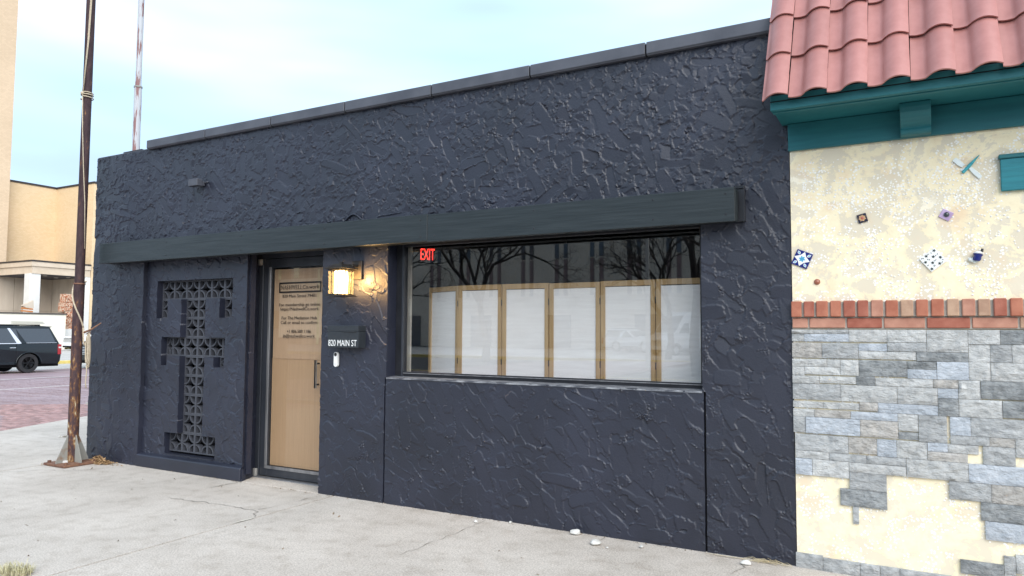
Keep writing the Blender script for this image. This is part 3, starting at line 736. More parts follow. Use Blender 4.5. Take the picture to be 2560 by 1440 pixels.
# --- letter box
M_MAIL = mat('black_powder_coat', (.020, .024, .029), (.028, .033, .039), scale=30, rough=.38, spec=.5, bump=.1, bscale=400, bdist=.001)
mx0, mx1, mz0, mz1, my = -4.436, -4.090, 1.286, 1.474, -.098
mail = thing('mailbox', 'black metal mailbox lettered in white, mounted between lantern and doorbell', 'mailbox', (-4.26, 0, 1.286))
MB().box(mx0, mx1, my, -.004, mz0, 1.424).build('body', M_MAIL, mail, bevel=.003, seg=2)
MB().box(mx0 - .001, mx1 + .001, my - .004, -.004, 1.4265, mz1).build('lid', M_MAIL, mail, bevel=.003, seg=2)
MB().box(-4.25, -4.115, my - .010, my - .0045, 1.4185, 1.4255).build('lid_lip', M_MAIL, mail, bevel=.001)
lt = MB(); put_text(lt, '820 MAIN ST', .076, (mx0 + mx1) / 2 - .004, my - .0012, 1.300, width=.318, extrude=.0005)
lt.build('lettering', M_WHITE, mail)
# --- doorbell
bell = thing('doorbell', 'slim white doorbell with round black camera, under the mailbox', 'doorbell', (-4.405, 0, 1.115))
bm_ = MB(); n = 12; prof = []
for i in range(n + 1): t = math.pi * i / n; prof.append((-4.405 + .0215 * math.cos(t), 1.2225 + .0215 * math.sin(t)))
for i in range(n + 1): t = math.pi + math.pi * i / n; prof.append((-4.405 + .0215 * math.cos(t), 1.1365 + .0215 * math.sin(t)))
bm_.prism(prof, -.030, -.004, 'y'); bm_.build('body', M_WHITE, bell, bevel=.004, seg=2)
MB().lathe([(0, -.0325), (.0145, -.0325), (.0165, -.0302)], (-4.405, 0, 1.2225), 20, 'y').build('lens', M_BLACKPL, bell)
MB().lathe([(0, -.0312), (.009, -.0312), (.0105, -.0301)], (-4.405, 0, 1.14), 20, 'y').build('button', mat('bell_button', (.66, .66, .66), rough=.4), bell)
# --- small painted sensor box high on the wall
sen = thing('sensor_box', 'small black junction box high on the stucco at upper left', 'junction box', (-6.3, 0, 2.9))
MB().box(-6.345, -6.205, -.11, -.045, 2.875, 2.945).build('housing', M_COPING, sen, bevel=.004)
MB().box(-6.285, -6.22, -.045, -.002, 2.885, 2.93).build('mount', M_COPING, sen, bevel=.003)
MB().tube([(-6.25, -.01, 2.91), (-6.17, -.012, 2.925)], .008, 8).build('cable_stub', M_COPING, sen)

# ================================================================== BEHIND THE WINDOW
scr = thing('folding_screen', 'folding screen of pale wood frames and white pleated panels inside window', 'folding screen', (-2.5, .31, 0))
pts = [(-3.761, .45), (-3.352, .302), (-2.924, .300), (-2.498, .303), (-2.063, .300), (-1.631, .302), (-1.20, .300)]
ZS0, ZS1 = .06, 1.813
for i, (a, b) in enumerate(zip(pts[:-1], pts[1:])):
    L = math.dist(a, b) - .006; ang = math.atan2(b[1] - a[1], b[0] - a[0])
    M4 = Matrix.Translation((a[0], a[1], 0)) @ Matrix.Rotation(ang, 4, 'Z') @ Matrix.Translation((.003, 0, 0))
    st, tr = .035, .042
    dz = random.uniform(-.004, .006)
    f_ = MB(); f_.box(0, st, 0, .022, ZS0, ZS1 + dz); f_.box(L - st, L, 0, .022, ZS0, ZS1 + dz); f_.box(st, L - st, 0, .022, ZS1 - tr + dz, ZS1 + dz); f_.box(st, L - st, 0, .022, ZS0, ZS0 + .05)
    fo = f_.xform(M4).build('panel', M_OAK, scr, bevel=.002)
    p_ = MB(); n = int((ZS1 - tr - ZS0 - .05) / .0085); vs = []; fs = []
    for k in range(2 * n + 1):
        z = ZS0 + .05 + (ZS1 - tr - ZS0 - .05) * k / (2 * n); yy = .009 if k % 2 else .0122
        vs += [(st, yy, z), (L - st, yy, z)]
    fs = [(2 * k, 2 * k + 1, 2 * k + 3, 2 * k + 2) for k in range(2 * n)]
    p_.add(vs, fs).xform(M4).build('pleated_shade', M_PAPER, fo)
    if i < 5:
        h_ = MB()
        for zc in (.35, 1.16, 1.64): h_.box(L - .001, L + .006, -.003, -.0005, zc, zc + .05)
        h_.xform(M4).build('hinge', M_FRAME, fo)
ex = thing('exit_sign', 'red lit exit sign hanging inside at the window corner', 'exit sign', (-4.1, .9, 2.1))
a_ = R(44)
M4 = Matrix.Translation((-4.105, .90, 2.118)) @ Matrix.Rotation(a_, 4, 'Z')
MB().box(-.15, .15, .0, .05, -.03, .19).xform(M4).build('housing', M_BLACKPL, ex, bevel=.004)
lt = MB(); put_text(lt, 'EXIT', .160, 0, -.002, .004, width=.135, extrude=.001)
lt.xform(M4).build('letters', mat('red_exit_letters', (.5, .02, .02), emit=(1.0, .035, .022), estr=1.5), ex)
MB().box(-.012, .012, .015, .035, .19, .9).xform(M4).build('hanger', M_BLACKPL, ex)

# ================================================================== NEIGHBOUR: cream stucco, stone veneer and tile roof
M_TEAL = mat('teal_paint', (.010, .105, .125), (.016, .14, .16), scale=4, stretch=(.4, 1, 6), rough=.5, bump=.25, bscale=12, bdist=.003)
M_TILE = mat('terracotta_tile', (.335, .138, .120), (.42, .188, .168), scale=5, rough=.42, spec=.45, bump=.12, bscale=260, bdist=.002, rnd=.09)
M_MORTAR = mat('grey_mortar', (.34, .31, .27), (.44, .41, .36), scale=30, rough=.9, bump=.5, bscale=120, bdist=.004)
def cream_mat():
    m = bpy.data.materials.new('worn_cream_stucco'); m.use_nodes = True
    n, l = m.node_tree.nodes, m.node_tree.links; b = n['Principled BSDF']; b.inputs['Roughness'].default_value = .8; b.inputs['Specular IOR Level'].default_value = .25
    t = n.new('ShaderNodeNewGeometry')
    mp_ = n.new('ShaderNodeMapping'); l.new(t.outputs['Position'], mp_.inputs[0]); mp_.inputs['Scale'].default_value = (1, .2, 1)
    z1 = n.new('ShaderNodeTexNoise'); z1.inputs['Scale'].default_value = 4.0; z1.inputs['Detail'].default_value = 10; z1.inputs['Roughness'].default_value = .66; z1.inputs['Distortion'].default_value = .25
    l.new(mp_.outputs[0], z1.inputs[0])
    r1 = n.new('ShaderNodeValToRGB'); e = r1.color_ramp.elements
    e[0].position = .45; e[0].color = (.675, .605, .47, 1); e[1].position = .47; e[1].color = (.80, .70, .49, 1)
    for p_, c_ in ((.54, (.85, .76, .545, 1)), (.565, (.69, .62, .485, 1)), (.63, (.71, .64, .50, 1)), (.66, (.86, .80, .66, 1)), (.72, (.82, .73, .53, 1))):
        q = e.new(p_); q.color = c_
    l.new(z1.outputs[0], r1.inputs[0])
    v = n.new('ShaderNodeTexVoronoi'); v.inputs['Scale'].default_value = 62; v.inputs['Randomness'].default_value = .8; l.new(mp_.outputs[0], v.inputs[0])
    z2 = n.new('ShaderNodeTexNoise'); z2.inputs['Scale'].default_value = 6.5; z2.inputs['Detail'].default_value = 6; l.new(mp_.outputs[0], z2.inputs[0])
    lt_ = n.new('ShaderNodeMath'); lt_.operation = 'LESS_THAN'; l.new(v.outputs['Distance'], lt_.inputs[0]); lt_.inputs[1].default_value = .40
    gt = n.new('ShaderNodeMath'); gt.operation = 'GREATER_THAN'; l.new(z2.outputs[0], gt.inputs[0]); gt.inputs[1].default_value = .51
    mu = n.new('ShaderNodeMath'); mu.operation = 'MULTIPLY'; l.new(lt_.outputs[0], mu.inputs[0]); l.new(gt.outputs[0], mu.inputs[1])
    mx_ = n.new('ShaderNodeMix'); mx_.data_type = 'RGBA'; l.new(mu.outputs[0], mx_.inputs[0]); l.new(r1.outputs[0], mx_.inputs[6]); mx_.inputs[7].default_value = (.86, .84, .79, 1)
    # rust stains near the ground
    z3 = n.new('ShaderNodeTexNoise'); z3.inputs['Scale'].default_value = 6; z3.inputs['Detail'].default_value = 5; l.new(mp_.outputs[0], z3.inputs[0])
    r3 = n.new('ShaderNodeValToRGB'); r3.color_ramp.elements[0].position = .56; r3.color_ramp.elements[0].color = (0, 0, 0, 1); r3.color_ramp.elements[1].position = .74; r3.color_ramp.elements[1].color = (.7, .7, .7, 1); l.new(z3.outputs[0], r3.inputs[0])
    mx2_ = n.new('ShaderNodeMix'); mx2_.data_type = 'RGBA'; l.new(r3.outputs[0], mx2_.inputs[0]); l.new(mx_.outputs[2], mx2_.inputs[6]); mx2_.inputs[7].default_value = (.74, .55, .36, 1)
    l.new(mx2_.outputs[2], b.inputs['Base Color'])
    ad = n.new('ShaderNodeMath'); ad.operation = 'MULTIPLY_ADD'; l.new(mu.outputs[0], ad.inputs[0]); ad.inputs[1].default_value = .5; l.new(r1.outputs[0], ad.inputs[2])
    bp = n.new('ShaderNodeBump'); bp.inputs['Strength'].default_value = .6; bp.inputs['Distance'].default_value = .006; l.new(ad.outputs[0], bp.inputs['Height']); l.new(bp.outputs[0], b.inputs['Normal'])
    return m
M_CREAM = cream_mat()
NXL, NXR = -.648, 6.0
nb = thing('neighbour_building', 'cream stucco building with grey stone veneer and red tile roof', 'building', (2.6, 3, 0))
MB().box(NXL, NXR, -.006, .3, -.05, 3.2).build('wall', M_CREAM, nb)
MB().box(NXL + .01, NXR, .3, 8, -.05, 3.3).build('rear_block', M_CREAM, nb)
# stone veneer, every stone its own piece
STONES = '''-657,-531,1426,1453,L -531,-331,1426,1453,M -657,-583,1378,1426,M -583,-331,1378,1426,B -331,-127,1378,1453,L -127,74,1378,1453,L -657,-482,1277,1371,W -482,-281,1277,1371,M -281,-127,1325,1371,B -127,74,1325,1378,M -281,21,1277,1325,L -657,-455,1225,1272,L -455,-382,1225,1272,L -382,-281,1176,1272,L -281,-28,1176,1272,D -657,-583,1170,1225,L -583,-382,1176,1225,L -657,-500,1121,1170,L -500,-298,1126,1170,L -298,-195,1121,1176,D -195,101,1121,1170,L -657,-382,1022,1121,M -382,-82,1022,1121,L -82,121,1022,1121,L 74,276,1325,1453,L 276,426,1371,1453,L 426,663,1371,1453,D 21,276,1272,1325,D -28,121,1225,1272,D -28,121,1170,1225,B 121,276,1170,1272,B 276,378,1170,1371,L 378,478,1272,1371,M 478,663,1272,1371,L 378,652,1170,1272,L 101,222,1121,1170,W 121,222,1065,1121,B 222,328,1065,1170,L 328,652,1071,1170,D 222,426,965,1065,L 121,222,965,1065,D 426,652,972,1065,D -657,-482,972,1013,L -482,-281,972,1013,L -281,-184,972,1022,W -184,121,965,1022,B -657,-531,918,965,L -531,-331,918,965,W -331,-82,918,965,B -657,-583,818,918,M -583,-281,818,918,B -281,-82,818,918,W -82,21,867,965,L -82,21,818,861,D -646,-346,710,812,M -346,-195,718,812,W -195,-92,710,812,B -92,63,710,812,L -646,-455,663,710,L -455,-250,663,710,M -250,-46,663,710,M -646,-550,563,663,B -550,-346,563,663,L -346,-46,606,663,L -346,-148,505,606,M 21,163,812,965,M 176,276,861,965,B 276,652,861,965,M 176,362,812,861,M 362,478,812,861,W 478,640,761,861,L 63,163,761,812,B 163,310,761,812,L 63,258,710,761,W 328,478,710,812,M -46,258,606,710,L 258,640,606,710,B -398,-148,404,505,D -331,-298,303,404,M -657,-500,0,91,M -500,-298,0,81,M -298,-195,0,81,M -195,-92,0,81,M -92,163,0,81,M 163,362,505,606,M 362,652,505,606,W 310,640,404,505,D 328,640,303,404,B 205,408,104,180,D 408,461,132,230,M 461,640,142,245,L 408,640,64,132,M 176,408,11,64,M 652,900,965,1170,L 652,900,710,965,M 640,900,505,710,B 652,900,1170,1453,M 640,900,250,505,M'''
def stone_mat(k, a, b):
    return mat('ledger_stone_' + k, a, b, scale=20, detail=10, ramp=(.30, .68), rough=.8, spec=.3, bump=1.0, bscale=34, bdist=.022, stretch=(.8, 1, 1.4), rnd=.09)
SM = {'L': stone_mat('pale', (.36, .365, .36), (.58, .585, .575)), 'M': stone_mat('grey', (.26, .27, .275), (.48, .49, .49)), 'D': stone_mat('charcoal', (.14, .15, .155), (.36, .375, .38)),
      'B': stone_mat('bluish', (.35, .385, .425), (.52, .555, .60)), 'W': stone_mat('buff', (.30, .285, .265), (.54, .52, .49))}
def rough_slab(x0, x1, z0, z1, yb, yf, rg, seed, cell=.014):
    """slab with a split face: grid front displaced, sides straight"""
    r = np.random.default_rng(seed)
    nx, nz = max(2, int((x1 - x0) / cell)), max(2, int((z1 - z0) / cell))
    nz, nx = min(nz, 10), min(nx, 24)
    gx, gz = np.linspace(x0, x1, nx + 1), np.linspace(z0, z1, nz + 1)
    hh = r.normal(0, 1, (nz + 1, nx + 1)); hh = (hh + np.roll(hh, 1, 1) + .5 * np.roll(hh, 1, 0)) / 1.6
    edge = np.ones_like(hh); edge[0] = edge[-1] = 0; edge[:, 0] = edge[:, -1] = 0
    Y = yf - rg * (.55 + .5 * hh) * edge
    vs = [(gx[i], Y[j, i], gz[j]) for j in range(nz + 1) for i in range(nx + 1)]
    W_ = nx + 1
    fs = [(j * W_ + i, j * W_ + i + 1, (j + 1) * W_ + i + 1, (j + 1) * W_ + i) for j in range(nz) for i in range(nx)]
    k = len(vs); vs += [(x0, yb, z0), (x1, yb, z0), (x1, yb, z1), (x0, yb, z1)]
    A, B, C_, D = 0, nx, nz * W_ + nx, nz * W_
    fs += [tuple([k, k + 1] + list(range(B, A - 1, -1))), tuple([k + 2, k + 3] + list(range(D, C_ + 1))), tuple([k + 3, k] + [j * W_ for j in range(nz + 1)]), tuple([k + 1, k + 2] + [j * W_ + nx for j in range(nz, -1, -1)])]
    return MB().add(vs, fs)
g = .0010
for i, s in enumerate(STONES.split()):
    a = s.split(','); x0, x1, z0, z1 = [float(v) / 1000 for v in a[:4]]; x0 = max(x0, -.655)
    rr = random.Random(i)
    pr_ = rr.choice((.0, .0015, .003, .005))
    rg = {'D': .006, 'M': .006, 'L': .007, 'B': .0045, 'W': .006}[a[4]] * rr.uniform(.7, 1.3)
    rough_slab(x0 + g, x1 - g, z0 + g, z1 - g, -.005, -.0165 - pr_, rg, 100 + i).build('stone', SM[a[4]], nb, smooth=50)
# two brick courses
M_BRICK = [mat('red_brick_%d' % i, a, b, scale=14, detail=7, rough=.85, bump=.5, bscale=70, bdist=.004) for i, (a, b) in enumerate((((.34, .115, .07), (.44, .175, .11)), ((.28, .085, .055), (.38, .14, .095)), ((.36, .165, .115), (.47, .24, .17)), ((.34, .205, .14), (.48, .32, .22))))]
MB().box(NXL - .004, 1.2, -.030, -.004, 1.530, 1.618).build('mortar_bed', M_MORTAR, nb)
MB().box(NXL - .002, 1.2, -.018, -.0045, 1.458, 1.528).build('mortar_bed', M_MORTAR, nb)
x = -.652; rr = random.Random(3)
order = [0, 1, 0, 0, 1, 1, 2, 0, 3, 0, 0, 3, 2, 3, 1, 0, 2, 1, 0, 3, 2, 0, 1]
for k in order:
    w = .0615 + rr.uniform(-.004, .004)
    MB().box(x, x + w, -.046 + rr.uniform(-.003, .003), -.006, 1.5285 + rr.uniform(-.001, .001), 1.626 + rr.uniform(-.002, .002)).build('brick', M_BRICK[k], nb, bevel=.005)
    x += w + .0135 + rr.uniform(-.002, .002)
xe_ = [-.652, -.553, -.343, -.145, .075, .295, .515, .735, .95]
for i, (a, b) in enumerate(zip(xe_[:-1], xe_[1:])):
    MB().box(a + .0035, b - .0065, -.026 + rr.uniform(-.002, .002), -.006, 1.462, 1.5215).build('brick', M_BRICK[[2, 2, 1, 2, 1, 2, 3, 0][i]], nb, bevel=.004)
# white beaded pebbles still showing through the skim coat
peb = MB(); rp = random.Random(9)
cl = [(.22, 2.33, .16, 150), (.30, 2.24, .12, 110), (-.1, 2.25, .14, 70), (-.32, 2.27, .12, 60), (-.45, 2.40, .12, 40), (-.25, 1.98, .13, 80), (-.18, 1.90, .1, 60), (.36, 1.70, .07, 45), (.05, 2.20, .12, 70), (.2, 2.10, .06, 22), (.42, 2.0, .13, 60), (-.05, 1.73, .1, 26), (.33, 1.83, .08, 40), (.46, 2.3, .1, 60), (.22, .505, .07, 60), (.16, .60, .06, 22), (-.22, .37, .06, 20)]
spots = []
for cx_, cz_, r0_, n_ in cl:
    for _ in range(n_):
        t, q = rp.uniform(0, 2 * math.pi), math.sqrt(rp.random()) * r0_
        px_, pz_ = cx_ + q * math.cos(t) * 1.2, cz_ + q * math.sin(t)
        if not (-.63 < px_ < .9) or not (1.64 < pz_ < 2.57 or .3 < pz_ < .59): continue
        if any((px_ - a) ** 2 + (pz_ - b) ** 2 < .00017 for a, b in spots): continue
        spots.append((px_, pz_)); r_p = rp.uniform(.0042, .0075); e_ = rp.uniform(.75, 1.25)
        vs = [(px_, -.0062 - r_p * .45, pz_)] + [(px_ + r_p * math.cos(k * math.pi / 3.5) * e_, -.0055, pz_ + r_p * math.sin(k * math.pi / 3.5)) for k in range(7)]
        vs += [(px_ + .6 * r_p * math.cos(k * math.pi / 3.5) * e_, -.0062 - r_p * .36, pz_ + .6 * r_p * math.sin(k * math.pi / 3.5)) for k in range(7)]
        peb.add(vs, [(0, 8 + k, 8 + (k + 1) % 7) for k in range(7)] + [(8 + k, 1 + k, 1 + (k + 1) % 7, 8 + (k + 1) % 7) for k in range(7)])
po = peb.build('pebble_mosaic', mat('white_wall_pebble', (.74, .71, .64), (.82, .81, .78), scale=30, rough=.5), nb, smooth=True); po['kind'] = 'stuff'
# teal frieze, soffit, fascia and corbel
MB().box(NXL - .006, NXR, -.034, -.0065, 2.577, 2.748).build('frieze_board', M_TEAL, nb, bevel=.003)
MB().box(-.690, NXR, -.355, -.0065, 2.750, 2.775).build('soffit', M_TEAL, nb)
MB().box(-.700, NXR, -.395, -.357, 2.742, 2.83).build('fascia_board', M_TEAL, nb, bevel=.003)
MB().box(-.694, NXR, -.356, -.325, 2.735, 2.7495).build('moulding', M_TEAL, nb, bevel=.003)
corb = [(-.036, 2.580), (-.085, 2.582), (-.098, 2.592), (-.100, 2.607), (-.094, 2.622), (-.120, 2.640), (-.150, 2.665), (-.170, 2.695), (-.176, 2.722), (-.176, 2.748), (-.036, 2.748)]
MB().prism(corb, -.028, .128, 'x').build('corbel', M_TEAL, nb, bevel=.003)
MB().prism(corb, 1.15, 1.306, 'x').build('corbel', M_TEAL, nb, bevel=.003)
# tiles
TW, SL = .2065, .34
S_ = Vector((0, .4706, .8824)); N_ = Vector((0, -.8824, .4706))
def tile_mesh(name, u0, u1, n):
    vs = []; fs = []
    us = np.linspace(u0, u1, n)
    def hgt(u):
        t = u / TW
        if t < .36: return -.012 - .006 * math.sin(math.pi * max(0, min(1, t / .36)))
        q = (t - .36) / .64; return -.012 + .046 * math.sin(math.pi * (q ** .92) * .86) ** .8 if q > 0 else -.012
    rows = [(0, .021), (SL * .5, .011), (SL + .045, .000)]
    for v_, st in rows:
        for u in us: p = Vector((u, 0, 0)) + S_ * v_ + N_ * (hgt(u) + st); vs.append(p)
    for j in range(2):
        for i in range(n - 1): fs.append((j * n + i, j * n + i + 1, (j + 1) * n + i + 1, (j + 1) * n + i))
    k = len(vs)
    for u in us: vs.append(Vector((u, 0, 0)) + N_ * (hgt(u) + .021 - .010) + S_ * .001)
    for i in range(n - 1): fs.append((i, k + i, k + i + 1, i + 1))
    for u in us: vs.append(Vector((u, 0, 0)) + N_ * (hgt(u) + .011 - .010) + S_ * SL * .5)
    for i in range(n - 1): fs.append((k + i, k + n + i, k + n + i + 1, k + i + 1))
    # right-hand lip
    fs.append((n - 1, n + n - 1, k + n + n - 1, k + n - 1)); fs.append((0, k, k + n, n))
    me = bpy.data.meshes.new(name); me.from_pydata([tuple(v) for v in vs], [], fs); me.shade_smooth(); me.set_sharp_from_angle(angle=R(40)); me.materials.append(M_TILE)
    return me
tm = tile_mesh('roof_tile', 0, TW, 22); te = tile_mesh('roof_tile', TW * .30, TW, 16)
roofo = MB().prism([(-.40, 2.79), (-.40 + .1 , 2.80), (.40, 3.5), (.9, 4.45), (.87, 4.5)], -.70, NXR, 'x').build('roof', M_DARK, nb)
for r in range(6):
    o3 = Vector((0, -.452, 2.786)) + S_ * (SL * r)
    for c in range(-1, 12):
        o = link('roof_tile', te if c < 0 else tm, None, roofo)
        o.location = Vector((-.590 + c * TW, 0, 0)) + o3 + Vector((rr.uniform(-.0015, .0015), 0, rr.uniform(-.002, .002))); o.rotation_euler = (rr.uniform(-.006, .006), rr.uniform(-.008, .008), rr.uniform(-.006, .006))
MB().box(-.742, -.705, .02, .06, 3.2, 4.4).build('edge_flashing', M_METALGREY, roofo)

# --- objects set in the cream wall
def flat_tile(name, label, cx, cz, w, h, ang, m, t=.010, group=None):
    root = thing(name, label, 'tile', (cx, -.006, cz), group)
    M4 = Matrix.Translation((cx, 0, cz)) @ Matrix.Rotation(-ang, 4, 'Y')
    MB().box(-w / 2, w / 2, -.006 - t, -.0062, -h / 2, h / 2).xform(M4).build('body', m, root, bevel=.0015)
    return root, M4
M_GLZW = mat('white_glaze', (.78, .79, .78), rough=.2); M_GLZB = mat('cobalt_glaze', (.012, .022, .16), rough=.2); M_GLZC = mat('turquoise_glaze', (.10, .38, .58), rough=.2)
M_GLZK = mat('dark_green_glaze', (.025, .04, .035), rough=.25); M_NAVY = mat('navy_glaze', (.020, .020, .040), rough=.25); M_GOLD = mat('sun_glaze', (.66, .42, .22), rough=.3); M_SUNC = mat('red_sun_glaze', (.42, .13, .09), rough=.3)
YT = -.0165
def inlay(mb, poly): mb.prism(poly, YT - .0004, YT + .0002, 'y')
def petal(cx, cz, a, L, w, n=8):
    P = []
    for i in range(n + 1): t = i / n; P.append((t * L, w * math.sin(math.pi * t) * .5))
    for i in range(1, n): t = 1 - i / n; P.append((t * L, -w * math.sin(math.pi * t) * .5))
    return [(cx + x * math.cos(a) - z * math.sin(a), cz + x * math.sin(a) + z * math.cos(a)) for x, z in P]
# blue star tile
root, M4 = flat_tile('star_tile', 'square blue and white star-patterned tile set in the cream wall', -.586, 1.891, .098, .098, R(-24), M_GLZB)
mb = MB(); inlay(mb, [((.049 if k % 2 == 0 else .026) * math.cos(math.pi * k / 4) * (.98 if k % 2 else 1), (.047 if k % 2 == 0 else .028) * math.sin(math.pi * k / 4)) for k in range(8)])
for k in range(4):
    a = math.pi / 4 + k * math.pi / 2; inlay(mb, petal(.030 * math.cos(a), .030 * math.sin(a), a, .028, .016))
mb.xform(M4 @ Matrix.Translation((0, -.0003, 0))).build('white_star', M_GLZW, root)
mb = MB()
for k in range(6): inlay(mb, petal(0, 0, k * math.pi / 3, .021, .011))
for k in range(4):
    a = math.pi / 4 + k * math.pi / 2; inlay(mb, petal(.036 * math.cos(a), .036 * math.sin(a), a, .018, .008))
mb.xform(M4 @ Matrix.Translation((0, -.0008, 0))).build('turquoise_petals', M_GLZC, root)
# floral tile
root, M4 = flat_tile('floral_tile', 'square white tile with small dark flowers, set as a diamond', .118, 1.855, .100, .100, R(38), M_GLZW)
mb = MB()
for i in range(4):
    for j in range(4):
        cx_, cz_ = -.0375 + i * .025, -.0375 + j * .025
        if (i + j) % 2 == 0:
            for k in range(5): inlay(mb, petal(cx_, cz_, k * 2 * math.pi / 5 + i, .0095, .0048, 5))
        else:
            inlay(mb, petal(cx_ - .006, cz_, .6 + i, .011, .004, 5)); inlay(mb, petal(cx_ + .003, cz_ + .003, 2.2 + j, .010, .0035, 5))
mb.xform(M4 @ Matrix.Translation((0, -.0004, 0))).build('flower_pattern', M_GLZK, root)
# sun tile
root, M4 = flat_tile('sun_tile', 'small dark tile with a sunburst face in the cream wall', -.243, 2.123, .052, .052, R(14), M_NAVY)
mb = MB()
for k in range(14): inlay(mb, petal(.007 * math.cos(k * math.pi / 7), .007 * math.sin(k * math.pi / 7), k * math.pi / 7, .016 if k % 2 else .012, .005, 4))
mb.xform(M4 @ Matrix.Translation((0, -.0004, 0))).build('rays', M_GOLD, root)
mb = MB(); mb.lathe([(0, -.0035), (.006, -.003), (.0095, 0)], (0, YT - .0006, 0), 18, 'y'); mb.xform(M4).build('face', M_SUNC, root, smooth=True)
# purple glass with a black bead
root = thing('purple_glass', 'purple glass square holding a black bead in the cream wall', 'glass tile', (.19, -.006, 2.111))
M4 = Matrix.Translation((.19, 0, 2.111)) @ Matrix.Rotation(R(32), 4, 'Y')
MB().box(-.030, .030, -.014, -.0062, -.027, .027).xform(M4).build('glass_square', mat('lilac_glass', (.40, .28, .46), (.52, .40, .58), scale=30, rough=.12, spec=.6), root, bevel=.004, seg=2)
MB().lathe([(0, -.026), (.009, -.0245), (.014, -.0195), (.0145, -.0145)], (.192, 0, 2.112), 18, 'y').build('bead', mat('iridescent_black_bead', (.01, .012, .02), (.03, .06, .07), scale=60, rough=.08, spec=.8), root, smooth=True)
# brown button
bt = MB().lathe([(0, -.021), (.010, -.0195), (.017, -.013), (.0185, -.0062)], (-.503, 0, 1.746), 22, 'y').build('ceramic_button', mat('brown_glaze', (.26, .085, .045), (.33, .12, .07), scale=20, rough=.15, spec=.6), None, smooth=True)
tag(bt, 'round shiny brown ceramic button set low in the cream wall', 'button')
# dragonfly of glass shards
M_TGL = mat('teal_glass_shard', (.02, .22, .27), (.05, .34, .38), scale=30, rough=.15, spec=.6, stretch=(1, 1, 4)); M_WGL = mat('milky_glass_shard', (.62, .68, .68), (.74, .79, .78), scale=20, rough=.2, spec=.5)
df = thing('glass_dragonfly', 'dragonfly shape of white and teal glass shards near the signboard', 'wall ornament', (.31, -.006, 2.385))
def shard(x0, z0, x1, z1, w0, w1, m, y=-.016):
    d = Vector((x1 - x0, z1 - z0)); L = d.length; a = math.atan2(d.y, d.x)
    P = [(0, -w0 / 2), (L * .5, -max(w0, w1) * .55), (L, -w1 / 2), (L * 1.04, 0), (L, w1 / 2), (L * .5, max(w0, w1) * .55), (0, w0 / 2)]
    mb = MB(); mb.prism([(x0 + x * math.cos(a) - z * math.sin(a), z0 + x * math.sin(a) + z * math.cos(a)) for x, z in P], y, -.0062, 'y')
    mb.build('shard', m, df, bevel=.002)
shard(.277, 2.345, .358, 2.437, .016, .004, M_TGL, -.020); shard(.282, 2.383, .238, 2.428, .022, .026, M_WGL); shard(.312, 2.372, .362, 2.310, .018, .022, M_WGL); shard(.268, 2.36, .30, 2.375, .01, .012, M_WGL, -.013)
# little jug figure
jug = thing('ceramic_jug', 'little blue and white ceramic jug stuck to the cream wall', 'wall ornament', (.325, -.006, 1.85))
MB().lathe([(.0, -.018), (.016, -.016), (.021, -.004), (.019, .010), (.026, .022), (.024, .023), (.0, .018)], (0, 0, 0), 20).xform(Matrix.Translation((.332, -.026, 1.855)) @ Matrix.Rotation(R(14), 4, 'Y')).build('bowl', M_GLZB, jug, smooth=50)
MB().lathe([(0, -.0), (.020, .002), (.021, .010), (.012, .016), (0, .018)], (.337, -.026, 1.876), 18).build('rim', M_GLZW, jug, smooth=True)
MB().tube([(.347, -.026, 1.88), (.356, -.027, 1.893), (.358, -.027, 1.906)], [.006, .0075, .006], 10).build('spout', M_BLACKPL, jug, smooth=True)
mb = MB()
for k in range(9): mb.lathe([(0, -.011), (.008, -.007), (.011, 0), (.008, .007), (0, .011)], (.298 + .045 * rp.random(), -.016, 1.835 + .018 * rp.random()), 10)
mb.build('shell_base', M_WGL, jug, smooth=True)
# teal signboard at the right
sg = thing('signboard', 'blank teal wooden board fixed high on the cream wall at right edge', 'signboard', (.75, -.006, 2.22))
MB().box(.455, 1.10, -.034, -.0065, 2.222, 2.400).build('board', mat('teal_board_paint', (.012, .15, .19), (.02, .21, .25), scale=5, stretch=(1, 1, 14), rough=.55, bump=.3, bscale=10, bdist=.002), sg, bevel=.003)
MB().box(.447, 1.11, -.044, -.0065, 2.401, 2.425).build('top_rail', M_TEAL, sg, bevel=.004)

